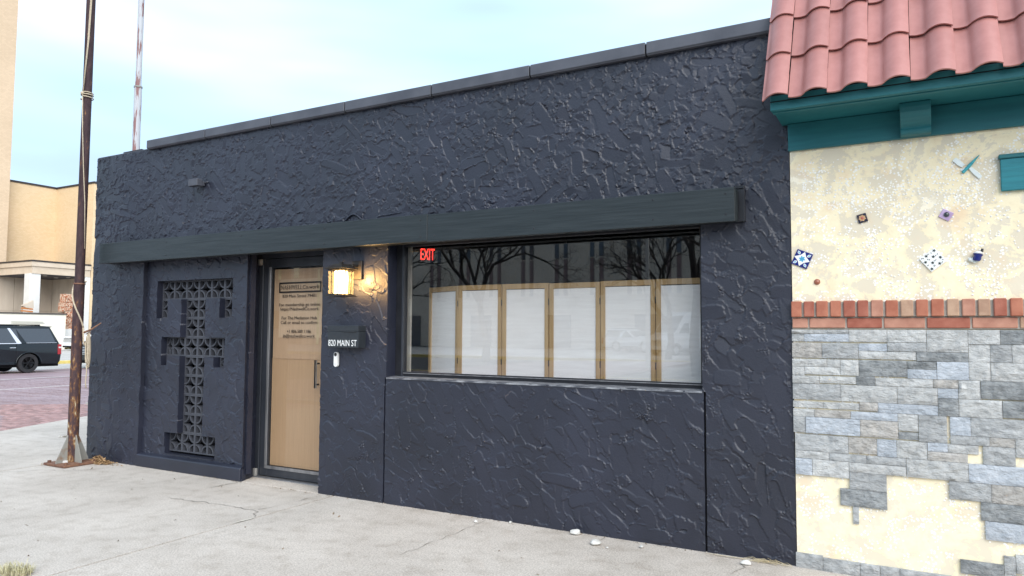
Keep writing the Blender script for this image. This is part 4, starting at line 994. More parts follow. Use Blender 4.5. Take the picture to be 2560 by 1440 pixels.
# ================================================================== FLAGPOLES
def rust_mat():
    m = bpy.data.materials.new('rusty_peeling_steel'); m.use_nodes = True
    n, l = m.node_tree.nodes, m.node_tree.links; b = n['Principled BSDF']; b.inputs['Roughness'].default_value = .75; b.inputs['Specular IOR Level'].default_value = .3
    t = n.new('ShaderNodeNewGeometry'); mp_ = n.new('ShaderNodeMapping'); mp_.inputs['Scale'].default_value = (1, 1, .32); l.new(t.outputs['Position'], mp_.inputs[0])
    z1 = n.new('ShaderNodeTexNoise'); z1.inputs['Scale'].default_value = 26; z1.inputs['Detail'].default_value = 8; z1.inputs['Roughness'].default_value = .7; l.new(mp_.outputs[0], z1.inputs[0])
    r = n.new('ShaderNodeValToRGB'); e = r.color_ramp.elements
    e[0].position = .30; e[0].color = (.030, .017, .021, 1); e[1].position = .52; e[1].color = (.062, .036, .038, 1)
    for p_, c_ in ((.57, (.15, .066, .030, 1)), (.63, (.24, .145, .07, 1)), (.67, (.42, .37, .27, 1))):
        q = e.new(p_); q.color = c_
    # more bare rust and flaking cream paint low down on the pole, where splashing reaches
    sp = n.new('ShaderNodeSeparateXYZ'); l.new(t.outputs['Position'], sp.inputs[0])
    mr = n.new('ShaderNodeMapRange'); mr.inputs[1].default_value = .1; mr.inputs[2].default_value = 2.4; mr.inputs[3].default_value = .055; mr.inputs[4].default_value = -.09; l.new(sp.outputs[2], mr.inputs[0])
    ad = n.new('ShaderNodeMath'); l.new(z1.outputs[0], ad.inputs[0]); l.new(mr.outputs[0], ad.inputs[1]); l.new(ad.outputs[0], r.inputs[0])
    l.new(r.outputs[0], b.inputs['Base Color'])
    bp = n.new('ShaderNodeBump'); bp.inputs['Strength'].default_value = .6; bp.inputs['Distance'].default_value = .004; l.new(z1.outputs[0], bp.inputs['Height']); l.new(bp.outputs[0], b.inputs['Normal'])
    return m
M_RUST = rust_mat()
M_RUSTPL = mat('rusted_plate', (.12, .055, .038), (.24, .13, .08), scale=14, rough=.85, bump=.5, bscale=50, bdist=.004)
M_GUSSET = mat('galvanised_gusset', (.27, .265, .24), (.20, .10, .045), scale=7, detail=6, ramp=(.52, .68), rough=.7, bump=.3, bscale=60, bdist=.003)
M_ROPE = mat('weathered_rope', (.42, .35, .25), (.54, .46, .35), scale=60, rough=.9)
px_, py_ = -7.845, -.285
pole = thing('rusty_flagpole', 'rusty peeling steel flagpole on a gusseted base by the corner', 'flagpole', (px_, py_, 0))
MB().box(px_ - .19, px_ + .19, py_ - .19, py_ + .19, .004, .028).build('base_plate', M_RUSTPL, pole, bevel=.003)
segs = [(0.03, .054), (1.0, .0535), (1.92, .053), (1.925, .047), (3.4, .046), (8.0, .043)]
MB().tube([(px_, py_, z) for z, r in segs], [r for z, r in segs], 24).build('shaft', M_RUST, pole, smooth=40)
MB().lathe([(.048, 0), (.060, .0), (.060, .014), (.048, .014)], (px_, py_, 1.915), 24).build('collar', M_RUSTPL, pole)
for (ax, sg_) in (('x', 1), ('x', -1), ('y', 1), ('y', -1)):
    pr_ = [(.05, .0285), (.168, .0285), (.168, .05), (.055, .31), (.05, .31)]
    if ax == 'x': MB().prism([(px_ + sg_ * a, b) for a, b in pr_], py_ - .005, py_ + .005, 'y').build('gusset', M_GUSSET, pole)
    else: MB().prism([(py_ + sg_ * a, b) for a, b in pr_], px_ - .005, px_ + .005, 'x').build('gusset', M_GUSSET, pole)
for dx in (-.15, .15):
    for dy in (-.15, .15):
        MB().tube([(px_ + dx, py_ + dy, .0285), (px_ + dx, py_ + dy, .05)], .019, 6).build('bolt', M_RUSTPL, pole)
MB().box(px_ - .035, px_ + .03, py_ - .10, py_ - .062, .029, .05).build('paper_scrap', M_WHITE, pole)
# halyard
rp_ = MB(); rd = .048
def around(z0, z1, t0, t1, n, off=.0): return [(px_ + (rd + .008 + off) * math.cos(t0 + (t1 - t0) * i / n), py_ + (rd + .008 + off) * math.sin(t0 + (t1 - t0) * i / n), z0 + (z1 - z0) * i / n) for i in range(n + 1)]
rp_.tube([(px_ + .052, py_ - .02, 8.0), (px_ + .053, py_ - .025, 5.4), (px_ + .040, py_ - .040, 4.55), (px_ + .010, py_ - .056, 4.02)], .0055, 6)
rp_.tube([(px_ + .055, py_ - .01, 8.0), (px_ + .056, py_ - .015, 5.4), (px_ + .048, py_ - .034, 4.6), (px_ + .018, py_ - .055, 4.02)], .0055, 6)
for k in range(3): rp_.tube(around(4.02 - .025 * k, 4.0 - .03 * k + .02 * (k % 2), -1.4, 4.9, 22, .002 * k), .006, 6)
rp_.lathe([(0, -.02), (.016, -.012), (.02, 0), (.016, .012), (0, .02)], (px_ + .012, py_ - .060, 4.0), 10)
rp_.tube([(px_ + .014, py_ - .058, 3.99), (px_ + .030, py_ - .052, 3.6), (px_ + .046, py_ - .036, 3.2), (px_ + .056, py_ - .01, 2.8), (px_ + .055, py_ + .01, 2.3)], .005, 6)
rp_.tube(around(1.93, 1.45, -2.9, .55, 24, .004), .0085, 7)
rp_.tube(around(1.93, 1.95, -2.9, -5.5, 14, .004), .0085, 7)
rp_.tube([(px_ + .052, py_ + .03, 1.45), (px_ + .058, py_ + .035, 1.3), (px_ + .085, py_ + .06, 1.22)], .0085, 7)
for k in range(7):                                     # hank hung on the cleat
    a = k * .5; P = []
    for i in range(17):
        t = 2 * math.pi * i / 16; P.append((px_ + .105 + .02 * math.cos(a) + .035 * math.sin(t) * (.6 + .06 * k), py_ + .055 + .015 * math.sin(a) + .006 * k - .02, 1.36 + .02 * math.cos(k) - .16 + .17 * math.cos(t) * (.85 + .03 * k)))
    rp_.tube(P, .0075, 6, caps=False)
rp_.tube([(px_ + .10, py_ + .05, 1.05), (px_ + .095, py_ + .06, .98), (px_ + .09, py_ + .055, .86), (px_ + .10, py_ + .06, .80)], .006, 6)
rp_o = rp_.build('rope', M_ROPE, None, smooth=True); tag(rp_o, 'pale halyard rope wound round the rusty flagpole and hung in a hank', 'rope')
MB().tube([(px_ + .04, py_ + .03, 1.39), (px_ + .13, py_ + .07, 1.43), (px_ + .22, py_ + .12, 1.50)], [.012, .010, .006], 8).build('cleat', M_RUSTPL, pole)
# second pole
def peel_mat():
    m = mat('white_paint_peeling_to_red', (.40, .41, .43), (.20, .10, .095), scale=13, detail=6, ramp=(.52, .56), rough=.6, stretch=(1.6, 1.6, .16))
    return m
M_PEEL = peel_mat()
p2 = thing('white_flagpole', 'thin flagpole with white paint peeling to red, behind the parapet', 'flagpole', (-10.72, 2.17, 0))
s2 = [(0, .057), (5.30, .056), (5.315, .046), (9.5, .043)]
MB().tube([(-10.72, 2.17, z) for z, r in s2], [r for z, r in s2], 20).build('shaft', M_PEEL, p2, smooth=40)
MB().lathe([(.046, -.01), (.064, -.01), (.064, .012), (.046, .02)], (-10.72, 2.17, 5.30), 20).build('sleeve', M_GUSSET, p2)
MB().lathe([(.058, 0), (.15, 0), (.15, .02), (.058, .03)], (-10.72, 2.17, .004), 20).build('base_flange', M_RUSTPL, p2)

# ================================================================== SMALL THINGS ON THE GROUND
M_PEB = mat('white_pebble', (.44, .43, .40), (.66, .65, .62), scale=25, rough=.75, bump=.3, bscale=80)
labels = ['small white pebble nearest the left joint under the window wall', 'small white pebble close against the wall below mid window', 'large flat white pebble against the wall base', 'largest oblong white pebble, lying out from the wall',
          'tiny white pebble just right of the largest pebble', 'small round white pebble near the right wall joint', 'white pebble lying near the stone veneer corner']
for i, (x, y, s_) in enumerate(((-2.882, -.141, .016), (-2.649, -.03, .014), (-2.112, -.06, .030), (-1.891, -.21, .031), (-1.796, -.247, .009), (-1.603, -.126, .016), (-.931, -.136, .026))):
    bm = bmesh.new(); bmesh.ops.create_icosphere(bm, subdivisions=3, radius=1)
    rr = random.Random(50 + i); ph = [rr.uniform(0, 6) for _ in range(4)]
    el_ = 1.35 if s_ > .02 else 1.05
    for v in bm.verts:
        k = 1 + .13 * math.sin(3 * v.co.x + ph[0]) + .1 * math.sin(4 * v.co.y + ph[1]) + .08 * math.sin(5 * v.co.z + ph[2])
        v.co = Vector((v.co.x * k * s_ * .85 * el_, v.co.y * k * s_ * .85, v.co.z * k * s_ * .62))
    bmesh.ops.rotate(bm, verts=bm.verts, cent=(0, 0, 0), matrix=Matrix.Rotation(rr.uniform(-.5, .5), 3, 'Z'))
    zm = min(v.co.z for v in bm.verts)
    bmesh.ops.translate(bm, verts=bm.verts, vec=(x, y, .0015 - zm))
    me = bpy.data.meshes.new('pebble'); bm.to_mesh(me); bm.free(); me.shade_smooth()
    tag(link('pebble', me, M_PEB), labels[i], 'pebble', 'white pebbles on the pavement')
# dry leaves heaped at the corner
M_LEAF = mat('dry_leaf', (.19, .105, .045), (.42, .28, .15), scale=40, rough=.85)
def leaves(mb, cx, cy, rx, ry, n, h, smin, smax, seed):
    r = random.Random(seed)
    for _ in range(n):
        t, q = r.uniform(0, 6.28), r.random() ** .7
        x, y = cx + rx * q * math.cos(t), cy + ry * q * math.sin(t); z = .006 + h * (1 - q) * r.random()
        L, w = r.uniform(smin, smax), r.uniform(.25, .5); c = r.uniform(.1, .5)
        M_ = Matrix.Translation((x, y, z)) @ Matrix.Rotation(r.uniform(0, 6.28), 4, 'Z') @ Matrix.Rotation(r.uniform(-.9, .9), 4, 'X') @ Matrix.Rotation(r.uniform(-.7, .7), 4, 'Y')
        vs = [(-L / 2, 0, 0), (-L * .15, -L * w / 2, c * L * .3), (L * .25, -L * w * .4, c * L * .3), (L / 2, 0, c * L * .2), (L * .25, L * w * .4, c * L * .35), (-L * .15, L * w / 2, c * L * .3), (0, 0, 0)]
        mb.add([M_ @ Vector(v) for v in vs], [(0, 1, 6), (1, 2, 6), (2, 3, 6), (3, 4, 6), (4, 5, 6), (5, 0, 6)])
lf = MB(); leaves(lf, -7.66, -.11, .19, .075, 420, .085, .02, .05, 1); leaves(lf, -8.02, -.42, .12, .1, 26, .01, .02, .04, 2); leaves(lf, -7.5, -.08, .25, .06, 60, .015, .015, .035, 3)
tag(lf.build('leaf_litter', M_LEAF), 'heap of dry brown leaves between flagpole base and black wall', 'leaves', kind='stuff')
lf = MB(); r = random.Random(4)
for _ in range(46):
    x, y = r.uniform(-8, -.8), r.uniform(-2.6, -.25); leaves(lf, x, y, .01, .01, 1, 0, .012, .034, r.randint(0, 99999))
for _ in range(150):
    x = r.uniform(-7, -.7); leaves(lf, x, -.022 - abs(r.gauss(0, .012)), .01, .006, 1, 0, .008, .02, r.randint(0, 99999))
tag(lf.build('scattered_leaves', mat('old_leaf_crumbs', (.10, .075, .05), (.30, .24, .17), scale=40, rough=.9)), 'scattered leaf crumbs and grit along the wall base and pavement', 'debris', kind='stuff')
# dry straw wisps at the right end
tw = MB(); r = random.Random(12)
for _ in range(40):
    x, y = r.uniform(-.86, -.66), r.uniform(-.06, -.015); a = r.gauss(0, .5); L = r.uniform(.04, .13)
    tw.tube([(x, y, .006), (x - L * .5 * math.cos(a), y - L * .5 * math.sin(a) * .4, .012 + r.random() * .012), (x - L * math.cos(a), y - L * math.sin(a) * .4, .005)], .0012, 4)
for k in range(5): tw.tube([(-1.2 + .03 * k, -.03, .006), (-1.1 + .03 * k, -.055, .012), (-1.02 + .02 * k, -.03, .006)], .0012, 4)
tag(tw.build('straw', mat('dry_straw', (.46, .38, .24), (.58, .50, .34), scale=20, rough=.9)), 'dry straw caught where black wall meets stone veneer', 'straw', kind='stuff')
gr = MB(); r = random.Random(5)
for _ in range(420):
    t, q = r.uniform(0, 6.28), r.random() ** .5 * .10
    x, y = -4.62 + q * math.cos(t) * 1.2, -2.44 + q * math.sin(t) * .7; a = r.uniform(0, 6.28); L = r.uniform(.02, .065); b_ = r.uniform(.4, 1.3)
    dx, dy = math.cos(a), math.sin(a); w = .0016
    gr.add([(x - dy * w, y + dx * w, .002), (x + dy * w, y - dx * w, .002), (x + dx * L * b_ * .5 + dy * w, y + dy * L * b_ * .5 - dx * w, L * .8), (x + dx * L * b_ * .5 - dy * w, y + dy * L * b_ * .5 + dx * w, L * .8), (x + dx * L * b_, y + dy * L * b_, L * .9)],
           [(0, 1, 2, 3), (3, 2, 4)])
tag(gr.build('grass_tuft', mat('dry_grass', (.36, .33, .17), (.58, .53, .36), scale=50, rough=.9)), 'tuft of dry yellow grass in the pavement joint at lower left', 'grass', kind='stuff')
# a bit of litter near the brick street
ltm = MB(); leaves(ltm, -9.9, .75, .06, .04, 7, .01, .04, .08, 77)
tag(ltm.build('paper_litter', mat('pale_litter', (.5, .47, .42), (.7, .68, .62), scale=10, rough=.9)), 'pale scrap of litter on the pavement near the brick street', 'litter')

# ================================================================== VEHICLES
M_TYRE = mat('tyre_rubber', (.016, .016, .017), (.03, .03, .032), scale=30, rough=.8)
M_BLACKRIM = mat('black_alloy', (.012, .012, .013), rough=.3, metal=.4); M_SILVER = mat('silver_alloy', (.55, .55, .56), rough=.3, metal=.8)
M_CHROME = mat('bright_chrome_trim', (.78, .80, .82), rough=.18, metal=.7)
M_CARGLASS = mat('dark_tinted_glass', (.020, .032, .042), rough=.04, spec=.9, coat=.6)
M_REDL = mat('red_tail_lens', (.34, .015, .02), rough=.12, spec=.7, coat=.8); M_CLEARL = mat('clear_lamp_lens', (.62, .60, .60), rough=.1, spec=.8)
M_CARBLACK = mat('metallic_dark_paint', (.006, .010, .013), (.008, .013, .017), scale=200, rough=.16, spec=.5, coat=.0)
M_CARWHITE = mat('white_car_paint', (.74, .75, .76), rough=.25, spec=.6, coat=.8)
def vehicle(name, label, cat, loc, heading, L, W, Hh, paint, rim, kind='suv', group=None):
    """x forward, y left, z up; heading turns +x. Wheels, doors, glass, lamps and trim as parts"""
    root = thing(name, label, cat, loc, group)
    MT = Matrix.Translation(loc) @ Matrix.Rotation(heading, 4, 'Z')
    h = W / 2; rw = .40 if kind != 'van' else .36
    xf, xr = L * .5 - .95, -L * .5 + 1.25
    zb, belt = .34, Hh * .62
    if kind == 'van': belt = Hh * .50
    def arch(xc): return [(xc + (rw + .075) * math.cos(R(180 - a)), .36 + (rw + .075) * math.sin(R(a))) for a in range(0, 181, 12)]
    f, b = L / 2, -L / 2
    low = [(b + .03, zb + .12), (b + .10, zb)] + [p for p in arch(xr) if p[1] >= zb] + [p for p in arch(xf) if p[1] >= zb] + [(f - .10, zb + .02), (f, zb + .25)]
    if kind == 'suv': low += [(f - .01, .86), (f - .10, 1.06), (f - 1.35, 1.20), (f - 1.75, belt), (b + .07, belt), (b - .0, belt - .22), (b + .0, .72)]
    elif kind == 'van': low += [(f - .02, .80), (f - .12, 1.05), (f - .75, 1.30), (f - .9, belt), (b + .02, belt), (b, .72)]
    else: low += [(f - .01, .70), (f - .12, .86), (f - 1.3, .98), (f - 1.6, belt), (b + .10, belt), (b + .0, belt - .2), (b, .62)]
    def ywid(z): return h * (1 - .05 * max(0, (.62 - z)) - .035 * max(0, z - .95))
    mb = MB(); n = len(low)
    mb.add([(x, ywid(z), z) for x, z in low] + [(x, -ywid(z), z) for x, z in low], [tuple(range(n)), tuple(range(2 * n - 1, n - 1, -1))] + [(i, (i + 1) % n, (i + 1) % n + n, i + n) for i in range(n)])
    body = mb.xform(MT).build('body', paint, root, smooth=28, bevel=.018, seg=2)
    # greenhouse
    if kind == 'suv': gp = [(f - 1.75, belt + .001), (f - 2.55, Hh - .03), (f - 2.9, Hh), (b + .62, Hh - .015), (b + .40, Hh - .05), (b + .07, belt + .001)]
    elif kind == 'van': gp = [(f - .9, belt + .001), (f - 1.75, Hh - .18), (f - 2.2, Hh), (b + .08, Hh - .02), (b + .02, belt + .001)]
    else: gp = [(f - 1.6, belt + .001), (f - 2.3, Hh - .03), (f - 2.6, Hh), (b + .9, Hh - .02), (b + .10, belt + .001)]
    tum = .17 if kind != 'van' else .06
    def gy(z): return ywid(belt) - .02 - tum * (z - belt) / (Hh - belt)
    mb = MB(); n = len(gp)
    mb.add([(x, gy(z), z) for x, z in gp] + [(x, -gy(z), z) for x, z in gp], [tuple(range(n)), tuple(range(2 * n - 1, n - 1, -1))] + [(i, (i + 1) % n, (i + 1) % n + n, i + n) for i in range(n)])
    mb.xform(MT).build('cabin', paint, root, smooth=28, bevel=.02, seg=2)
    zt = Hh - .12; z0 = belt + .035
    def pane(name_, poly, m, dy=.006, th=.004):
        for sgn in (1, -1):
            q = MB(); k = len(poly)
            q.add([(x, sgn * (gy(z) + dy), z) for x, z in poly] + [(x, sgn * (gy(z) + dy - th - .01), z) for x, z in poly], [tuple(range(k)), tuple(range(2 * k - 1, k - 1, -1))] + [(i, (i + 1) % k, (i + 1) % k + k, i + k) for i in range(k)])
            q.xform(MT).build(name_, m, root)
    if kind == 'suv':
        pane('window', [(f - 1.98, z0), (f - 2.62, zt), (f - 3.05, zt), (f - 3.05, z0)], M_CARGLASS)
        pane('window', [(f - 3.12, z0), (f - 3.12, zt), (f - 4.0, zt), (f - 3.88 + .1 - .35, z0)], M_CARGLASS)
        pane('rear_window', [(b + 1.72, zt - .0), (b + 1.40, z0 + .05), (b + 1.32, z0), (b + .22, z0), (b + .44, zt)], M_CARGLASS)
        pane('pillar_trim', [(b + 1.93, zt + .01), (b + 2.03, zt + .01), (b + 1.72 , z0 - .01), (b + 1.66, z0 - .05), (b + 1.54, z0 - .02)], M_CHROME, dy=.010)
        pane('belt_trim', [(f - 1.95, z0 - .035), (f - 1.95, z0 - .008), (b + 1.62, z0 - .008), (b + 1.62, z0 - .035)], M_CHROME, dy=.026)
        pane('belt_trim', [(b + 1.38, z0 - .012), (b + 1.36, z0 - .002), (b + .18, z0 - .002), (b + .18, z0 - .012)], M_CHROME, dy=.016)
        for s_ in (1, -1):
            MB().box(b + .75, f - 2.9, s_ * (gy(Hh) - .06) - .02, s_ * (gy(Hh) - .06) + .02, Hh, Hh + .05).xform(MT).build('roof_rail', M_BLACKPL, root, bevel=.01)
        MB().add([(b + .25, -.72, Hh - .03), (b + .25, .72, Hh - .03), (b + .75, .72, Hh + .0), (b + .75, -.72, Hh + .0), (b + .28, -.72, Hh - .065), (b + .28, .72, Hh - .065)], [(0, 1, 2, 3), (0, 4, 5, 1), (4, 3, 2, 5), (0, 3, 4), (1, 5, 2)]).xform(MT).build('spoiler', paint, root)
        MB().add([(b + .05, -.7, belt + .04), (b + .05, .7, belt + .04), (b + .38, .62, Hh - .1), (b + .38, -.62, Hh - .1)], [(0, 1, 2, 3)]).xform(MT).build('tailgate_window', M_CARGLASS, root)
    else:
        nwin = 3 if kind == 'car' else 1
        xs0, xs1 = f - (1.85 if kind == 'car' else 1.15), b + (.55 if kind == 'car' else L - 2.1)
        step = (xs0 - xs1) / nwin
        for k in range(nwin):
            a0, a1 = xs0 - k * step - .03, xs0 - (k + 1) * step + .03
            top0 = a0 - (.5 if k == 0 else 0); top1 = a1 + (.35 if (k == nwin - 1 and kind == 'car') else 0)
            pane('window', [(a0, z0), (top0, zt if kind == 'car' else belt + .65), (top1, zt if kind == 'car' else belt + .65), (a1, z0)], M_CARGLASS)
    # windscreen
    (xa, za), (xb_, zb_) = gp[0], gp[1]
    ins = .08
    q = MB().add([(xa - .04, -gy(za) + ins, za + .05), (xa - .04, gy(za) - ins, za + .05), (xb_ + .05, gy(zb_) - ins, zb_ - .06), (xb_ + .05, -gy(zb_) + ins, zb_ - .06)], [(0, 1, 2, 3)])
    nrm = Vector((zb_ - za, 0, xa - xb_)).normalized() * .012
    q.v = [tuple(Vector(p) + nrm) for p in q.v]
    q.xform(MT).build('windscreen', M_CARGLASS, root)
    # lower cladding and doors
    for s_ in (1, -1):
        y0 = s_ * (ywid(.6) + .004)
        MB().box(xr + rw + .12, xf - rw - .12, min(y0, y0 - s_ * .03), max(y0, y0 - s_ * .03), .355, .45).xform(MT).build('sill_cladding', M_BLACKPL if paint is not M_CARBLACK else M_CARBLACK, root, bevel=.01)
        if kind != 'van':
            for xd in (f - 1.72, f - 2.86, f - 3.98):
                y1 = s_ * (ywid(.8) + .0015)
                MB().box(xd - .004, xd + .004, min(y1, y1 - s_ * .03), max(y1, y1 - s_ * .03), .47, belt - .02).xform(MT).build('door_seam', M_DARK, root)
            for xd in (f - 2.72, f - 3.85):
                y1 = s_ * (ywid(1.0) + .028)
                MB().box(xd - .11, xd + .11, min(y1, y1 - s_ * .05), max(y1, y1 - s_ * .05), belt - .175, belt - .145).xform(MT).build('door_handle', M_CHROME if kind == 'suv' else paint, root, bevel=.008)
        # wheels
        for xw in (xf, xr):
            yw = s_ * (h - .14); a_ = 1
            prof = [(rw * .62, -.11), (rw * .93, -.115), (rw, -.07), (rw, .07), (rw * .93, .115), (rw * .62, .11)]
            mt_ = MT @ Matrix.Translation((xw, yw, rw)) @ Matrix.Rotation(0, 4, 'X')
            wh = MB().lathe(prof, (0, 0, 0), 28, 'y').xform(mt_).build('wheel', M_TYRE, root, smooth=40)
            rm = MB(); rm.lathe([(rw * .60, s_ * .10), (rw * .66, s_ * .105), (rw * .66, -s_ * .09), (rw * .58, -s_ * .09), (rw * .56, s_ * .05), (0, s_ * .0)], (0, 0, 0), 28, 'y')
            for k in range(6):
                a0 = k * math.pi / 3
                for da in (-.13, .13):
                    ca, sa = math.cos(a0 + da), math.sin(a0 + da); c0, s0 = math.cos(a0), math.sin(a0)
                    rm.tube([(c0 * .05, s_ * .085, s0 * .05), (c0 * rw * .34, s_ * .09, s0 * rw * .34), (ca * rw * .62, s_ * .095, sa * rw * .62)], [.03, .022, .02], 6)
            rm.lathe([(0, s_ * .105), (.05, s_ * .1), (.06, s_ * .07)], (0, 0, 0), 16, 'y')
            rm.xform(mt_).build('rim', rim, wh, smooth=40)
            # arch liner and lip
            lp = MB(); P = [(xw + (rw + .085) * math.cos(R(a)), s_ * (ywid(.7) + .004), .36 + (rw + .085) * math.sin(R(a))) for a in range(-2, 183, 10)]
            lp.tube(P, .022, 6).xform(MT).build('arch_lip', paint, root, smooth=True)
            MB().box(xw - rw - .05, xw + rw + .05, min(s_ * (h - .5), s_ * (h - .32)), max(s_ * (h - .5), s_ * (h - .32)), .3, .36 + rw + .06).xform(MT).build('arch_liner', M_DARK, root)
        # lamps
        zl = belt - .30 if kind == 'suv' else belt - .22
        yl = s_ * (h - .12)
        MB().box(b - .012, b + .14, min(yl - .13, yl + .13) + s_ * .0, max(yl - .13, yl + .13) - (.0 if s_ < 0 else 0) - .0, zl - .16, zl + .26).xform(MT).build('tail_lamp', M_REDL, root, bevel=.02, seg=2)
        MB().box(b - .016, b + .11, yl - .135, yl + .135, zl + .10, zl + .16).xform(MT).build('lamp_band', M_CLEARL, root)
        zh = .92 if kind != 'car' else .70
        MB().box(f - .22, f + .008, yl - .2, yl + .11, zh - .09, zh + .08).xform(MT).build('headlamp', M_CLEARL, root, bevel=.02, seg=2)
    zg = .80 if kind != 'car' else .60
    gr_ = MB()
    for k in range(5): gr_.box(f - .02, f + .015, -h + .36, h - .36, zg - .16 + .075 * k, zg - .135 + .075 * k)
    gr_.xform(MT).build('grille', M_CHROME if paint is M_CARBLACK else M_BLACKPL, root)
    MB().box(b - .01, f - .04, -h + .2, h - .2, .24, .36).xform(MT).build('underbody', M_DARK, root)
    MB().box(f - .12, f + .03, -h + .12, h - .12, .36, .56).xform(MT).build('bumper', M_BLACKPL if paint is M_CARBLACK else paint, root, bevel=.03, seg=2)
    return root
zg_ = zs(-32.5)
vehicle('parked_suv', 'black sport utility vehicle with chrome pillar trim parked across the street', 'suv', (-32.35, 9.72, zg_), R(-90), 5.72, 2.06, 1.92, M_CARBLACK, M_BLACKRIM, 'suv')
vehicle('parked_car', 'black car with chrome grille half hidden behind the rusty flagpole', 'car', (-33.2, 17.2, zs(-33)), R(-90), 5.0, 1.95, 1.72, M_CARBLACK, M_SILVER, 'suv')
vehicle('white_truck', 'white vehicle far off, its wheel showing between flagpole and wall', 'car', (-55.6, 29.35, -.17), R(-90), 5.6, 2.0, 1.9, M_CARWHITE, M_SILVER, 'suv')
vehicle('white_van', 'tall white cargo van reflected at the right end of the window', 'van', (-12.6, -41.5, -.02), R(120), 6.2, 2.05, 2.75, M_CARWHITE, M_SILVER, 'van')
vehicle('white_car', 'white car reflected in the window left of the van', 'car', (-17.9, -46.0, -.02), R(15), 4.7, 1.85, 1.7, M_CARWHITE, M_SILVER, 'suv')
vehicle('silver_car', 'smaller pale car reflected in the window close beside the van', 'car', (-15.6, -49.3, -.02), R(35), 4.5, 1.8, 1.5, mat('silver_car_paint', (.5, .51, .52), rough=.25, metal=.4, coat=.8), M_SILVER, 'car')

# ================================================================== ACROSS THE CROSS STREET
def blockwork(name, a, b, sc, ax):
    """buff brick: fine brick courses drawn by a brick texture"""
    m = bpy.data.materials.new(name); m.use_nodes = True
    n, l = m.node_tree.nodes, m.node_tree.links; bs = n['Principled BSDF']; bs.inputs['Roughness'].default_value = .85; bs.inputs['Specular IOR Level'].default_value = .2
    t = n.new('ShaderNodeNewGeometry'); sp = n.new('ShaderNodeSeparateXYZ'); l.new(t.outputs['Position'], sp.inputs[0])
    ad = n.new('ShaderNodeMath'); l.new(sp.outputs[0], ad.inputs[0]); l.new(sp.outputs[1], ad.inputs[1])
    cm = n.new('ShaderNodeCombineXYZ'); l.new(ad.outputs[0], cm.inputs[0]); l.new(sp.outputs[2], cm.inputs[1])
    bt_ = n.new('ShaderNodeTexBrick'); bt_.inputs['Scale'].default_value = sc; bt_.inputs['Color1'].default_value = (*a, 1); bt_.inputs['Color2'].default_value = (*b, 1)
    bt_.inputs['Mortar'].default_value = (a[0] * .9, a[1] * .88, a[2] * .84, 1); bt_.inputs['Mortar Size'].default_value = .012; l.new(cm.outputs[0], bt_.inputs[0])
    z = n.new('ShaderNodeTexNoise'); z.inputs['Scale'].default_value = .35; z.inputs['Detail'].default_value = 6; l.new(t.outputs['Position'], z.inputs[0])
    mx_ = n.new('ShaderNodeMix'); mx_.data_type = 'RGBA'; mx_.blend_type = 'MULTIPLY'; mx_.inputs[0].default_value = .35
    l.new(bt_.outputs[0], mx_.inputs[6]); r = n.new('ShaderNodeValToRGB'); r.color_ramp.elements[0].position = .3; r.color_ramp.elements[0].color = (.75, .73, .7, 1); r.color_ramp.elements[1].position = .65
    l.new(z.outputs[0], r.inputs[0]); l.new(r.outputs[0], mx_.inputs[7]); l.new(mx_.outputs[2], bs.inputs['Base Color'])
    return m
M_BUFF = blockwork('buff_brick', (.70, .53, .33), (.75, .58, .38), 2.2, 0)
M_TAN = blockwork('tan_tower_brick', (.64, .49, .34), (.70, .54, .38), 2.2, 0)
M_STONE = mat('travertine_panel', (.50, .42, .34), (.60, .52, .43), scale=1.2, detail=8, stretch=(1, 1, .25), rough=.7)
M_CANOPY = mat('limestone_canopy', (.56, .46, .35), (.62, .52, .41), scale=2, rough=.7); M_COLUMN = mat('pale_marble', (.66, .66, .64), (.74, .73, .70), scale=1.5, rough=.5)
M_CAPD = mat('dark_metal_coping', (.035, .03, .03), rough=.5); M_OFFW = mat('white_garden_wall', (.78, .74, .62), (.84, .80, .70), scale=.8, rough=.85)
hall = thing('buff_hall', 'buff brick hall with columned entrance canopy across the street', 'building', (-75, 30, -.03))
xC, yB, yc, xA = -62.0, 31.82, 27.08, -67.76
MB().box(-95, xA, 5, yB, 5.9, 14.15).build('upper_wall', M_BUFF, hall)
MB().box(-95, xC + .0, yB, 70, -.03, 14.15).build('wing', M_BUFF, hall)
MB().box(-95.1, xA + .06, 5, yB - .07, 14.15, 14.32).build('roof_edge', M_CAPD, hall)
MB().box(-95.1, xC + .07, yB - .06, 70, 14.15, 14.32).build('roof_edge', M_CAPD, hall)
for i in range(5):                                       # stone panels of the sheltered entrance walls
    y0 = 16.0 + i * 3.16
    MB().box(xA - .3, xA + .02, y0 + .015, y0 + 3.145, -.03, 3.0).build('stone_panel', M_STONE, hall); MB().box(xA - .3, xA + .02, y0 + .015, y0 + 3.145, 3.02, 5.88).build('stone_panel', M_STONE, hall)
for i in range(2):
    x0 = xA + .05 + i * 2.83
    MB().box(x0, x0 + 2.8, yB - .04, yB - .005, -.03, 3.0).build('stone_panel', M_STONE, hall); MB().box(x0, x0 + 2.8, yB - .04, yB - .005, 3.02, 5.88).build('stone_panel', M_STONE, hall)
MB().box(-95, xA - .3, 5, yB, -.03, 5.9).build('lower_wall', M_STONE, hall)
cnp = MB(); cnp.box(xA - .2, xC, yc, yB - .05, 6.02, 6.52); cnp.box(xA - .2, xC + .10, yc - .10, yB - .05, 6.53, 6.90); cnp.box(xA - .2, xC + .04, yc - .04, yB - .05, 5.93, 6.015)
cn = cnp.build('canopy', M_CANOPY, hall)
MB().box(xA - .2, xC + .14, yc - .14, yB - .05, 6.905, 7.03).build('canopy_coping', M_CAPD, cn)
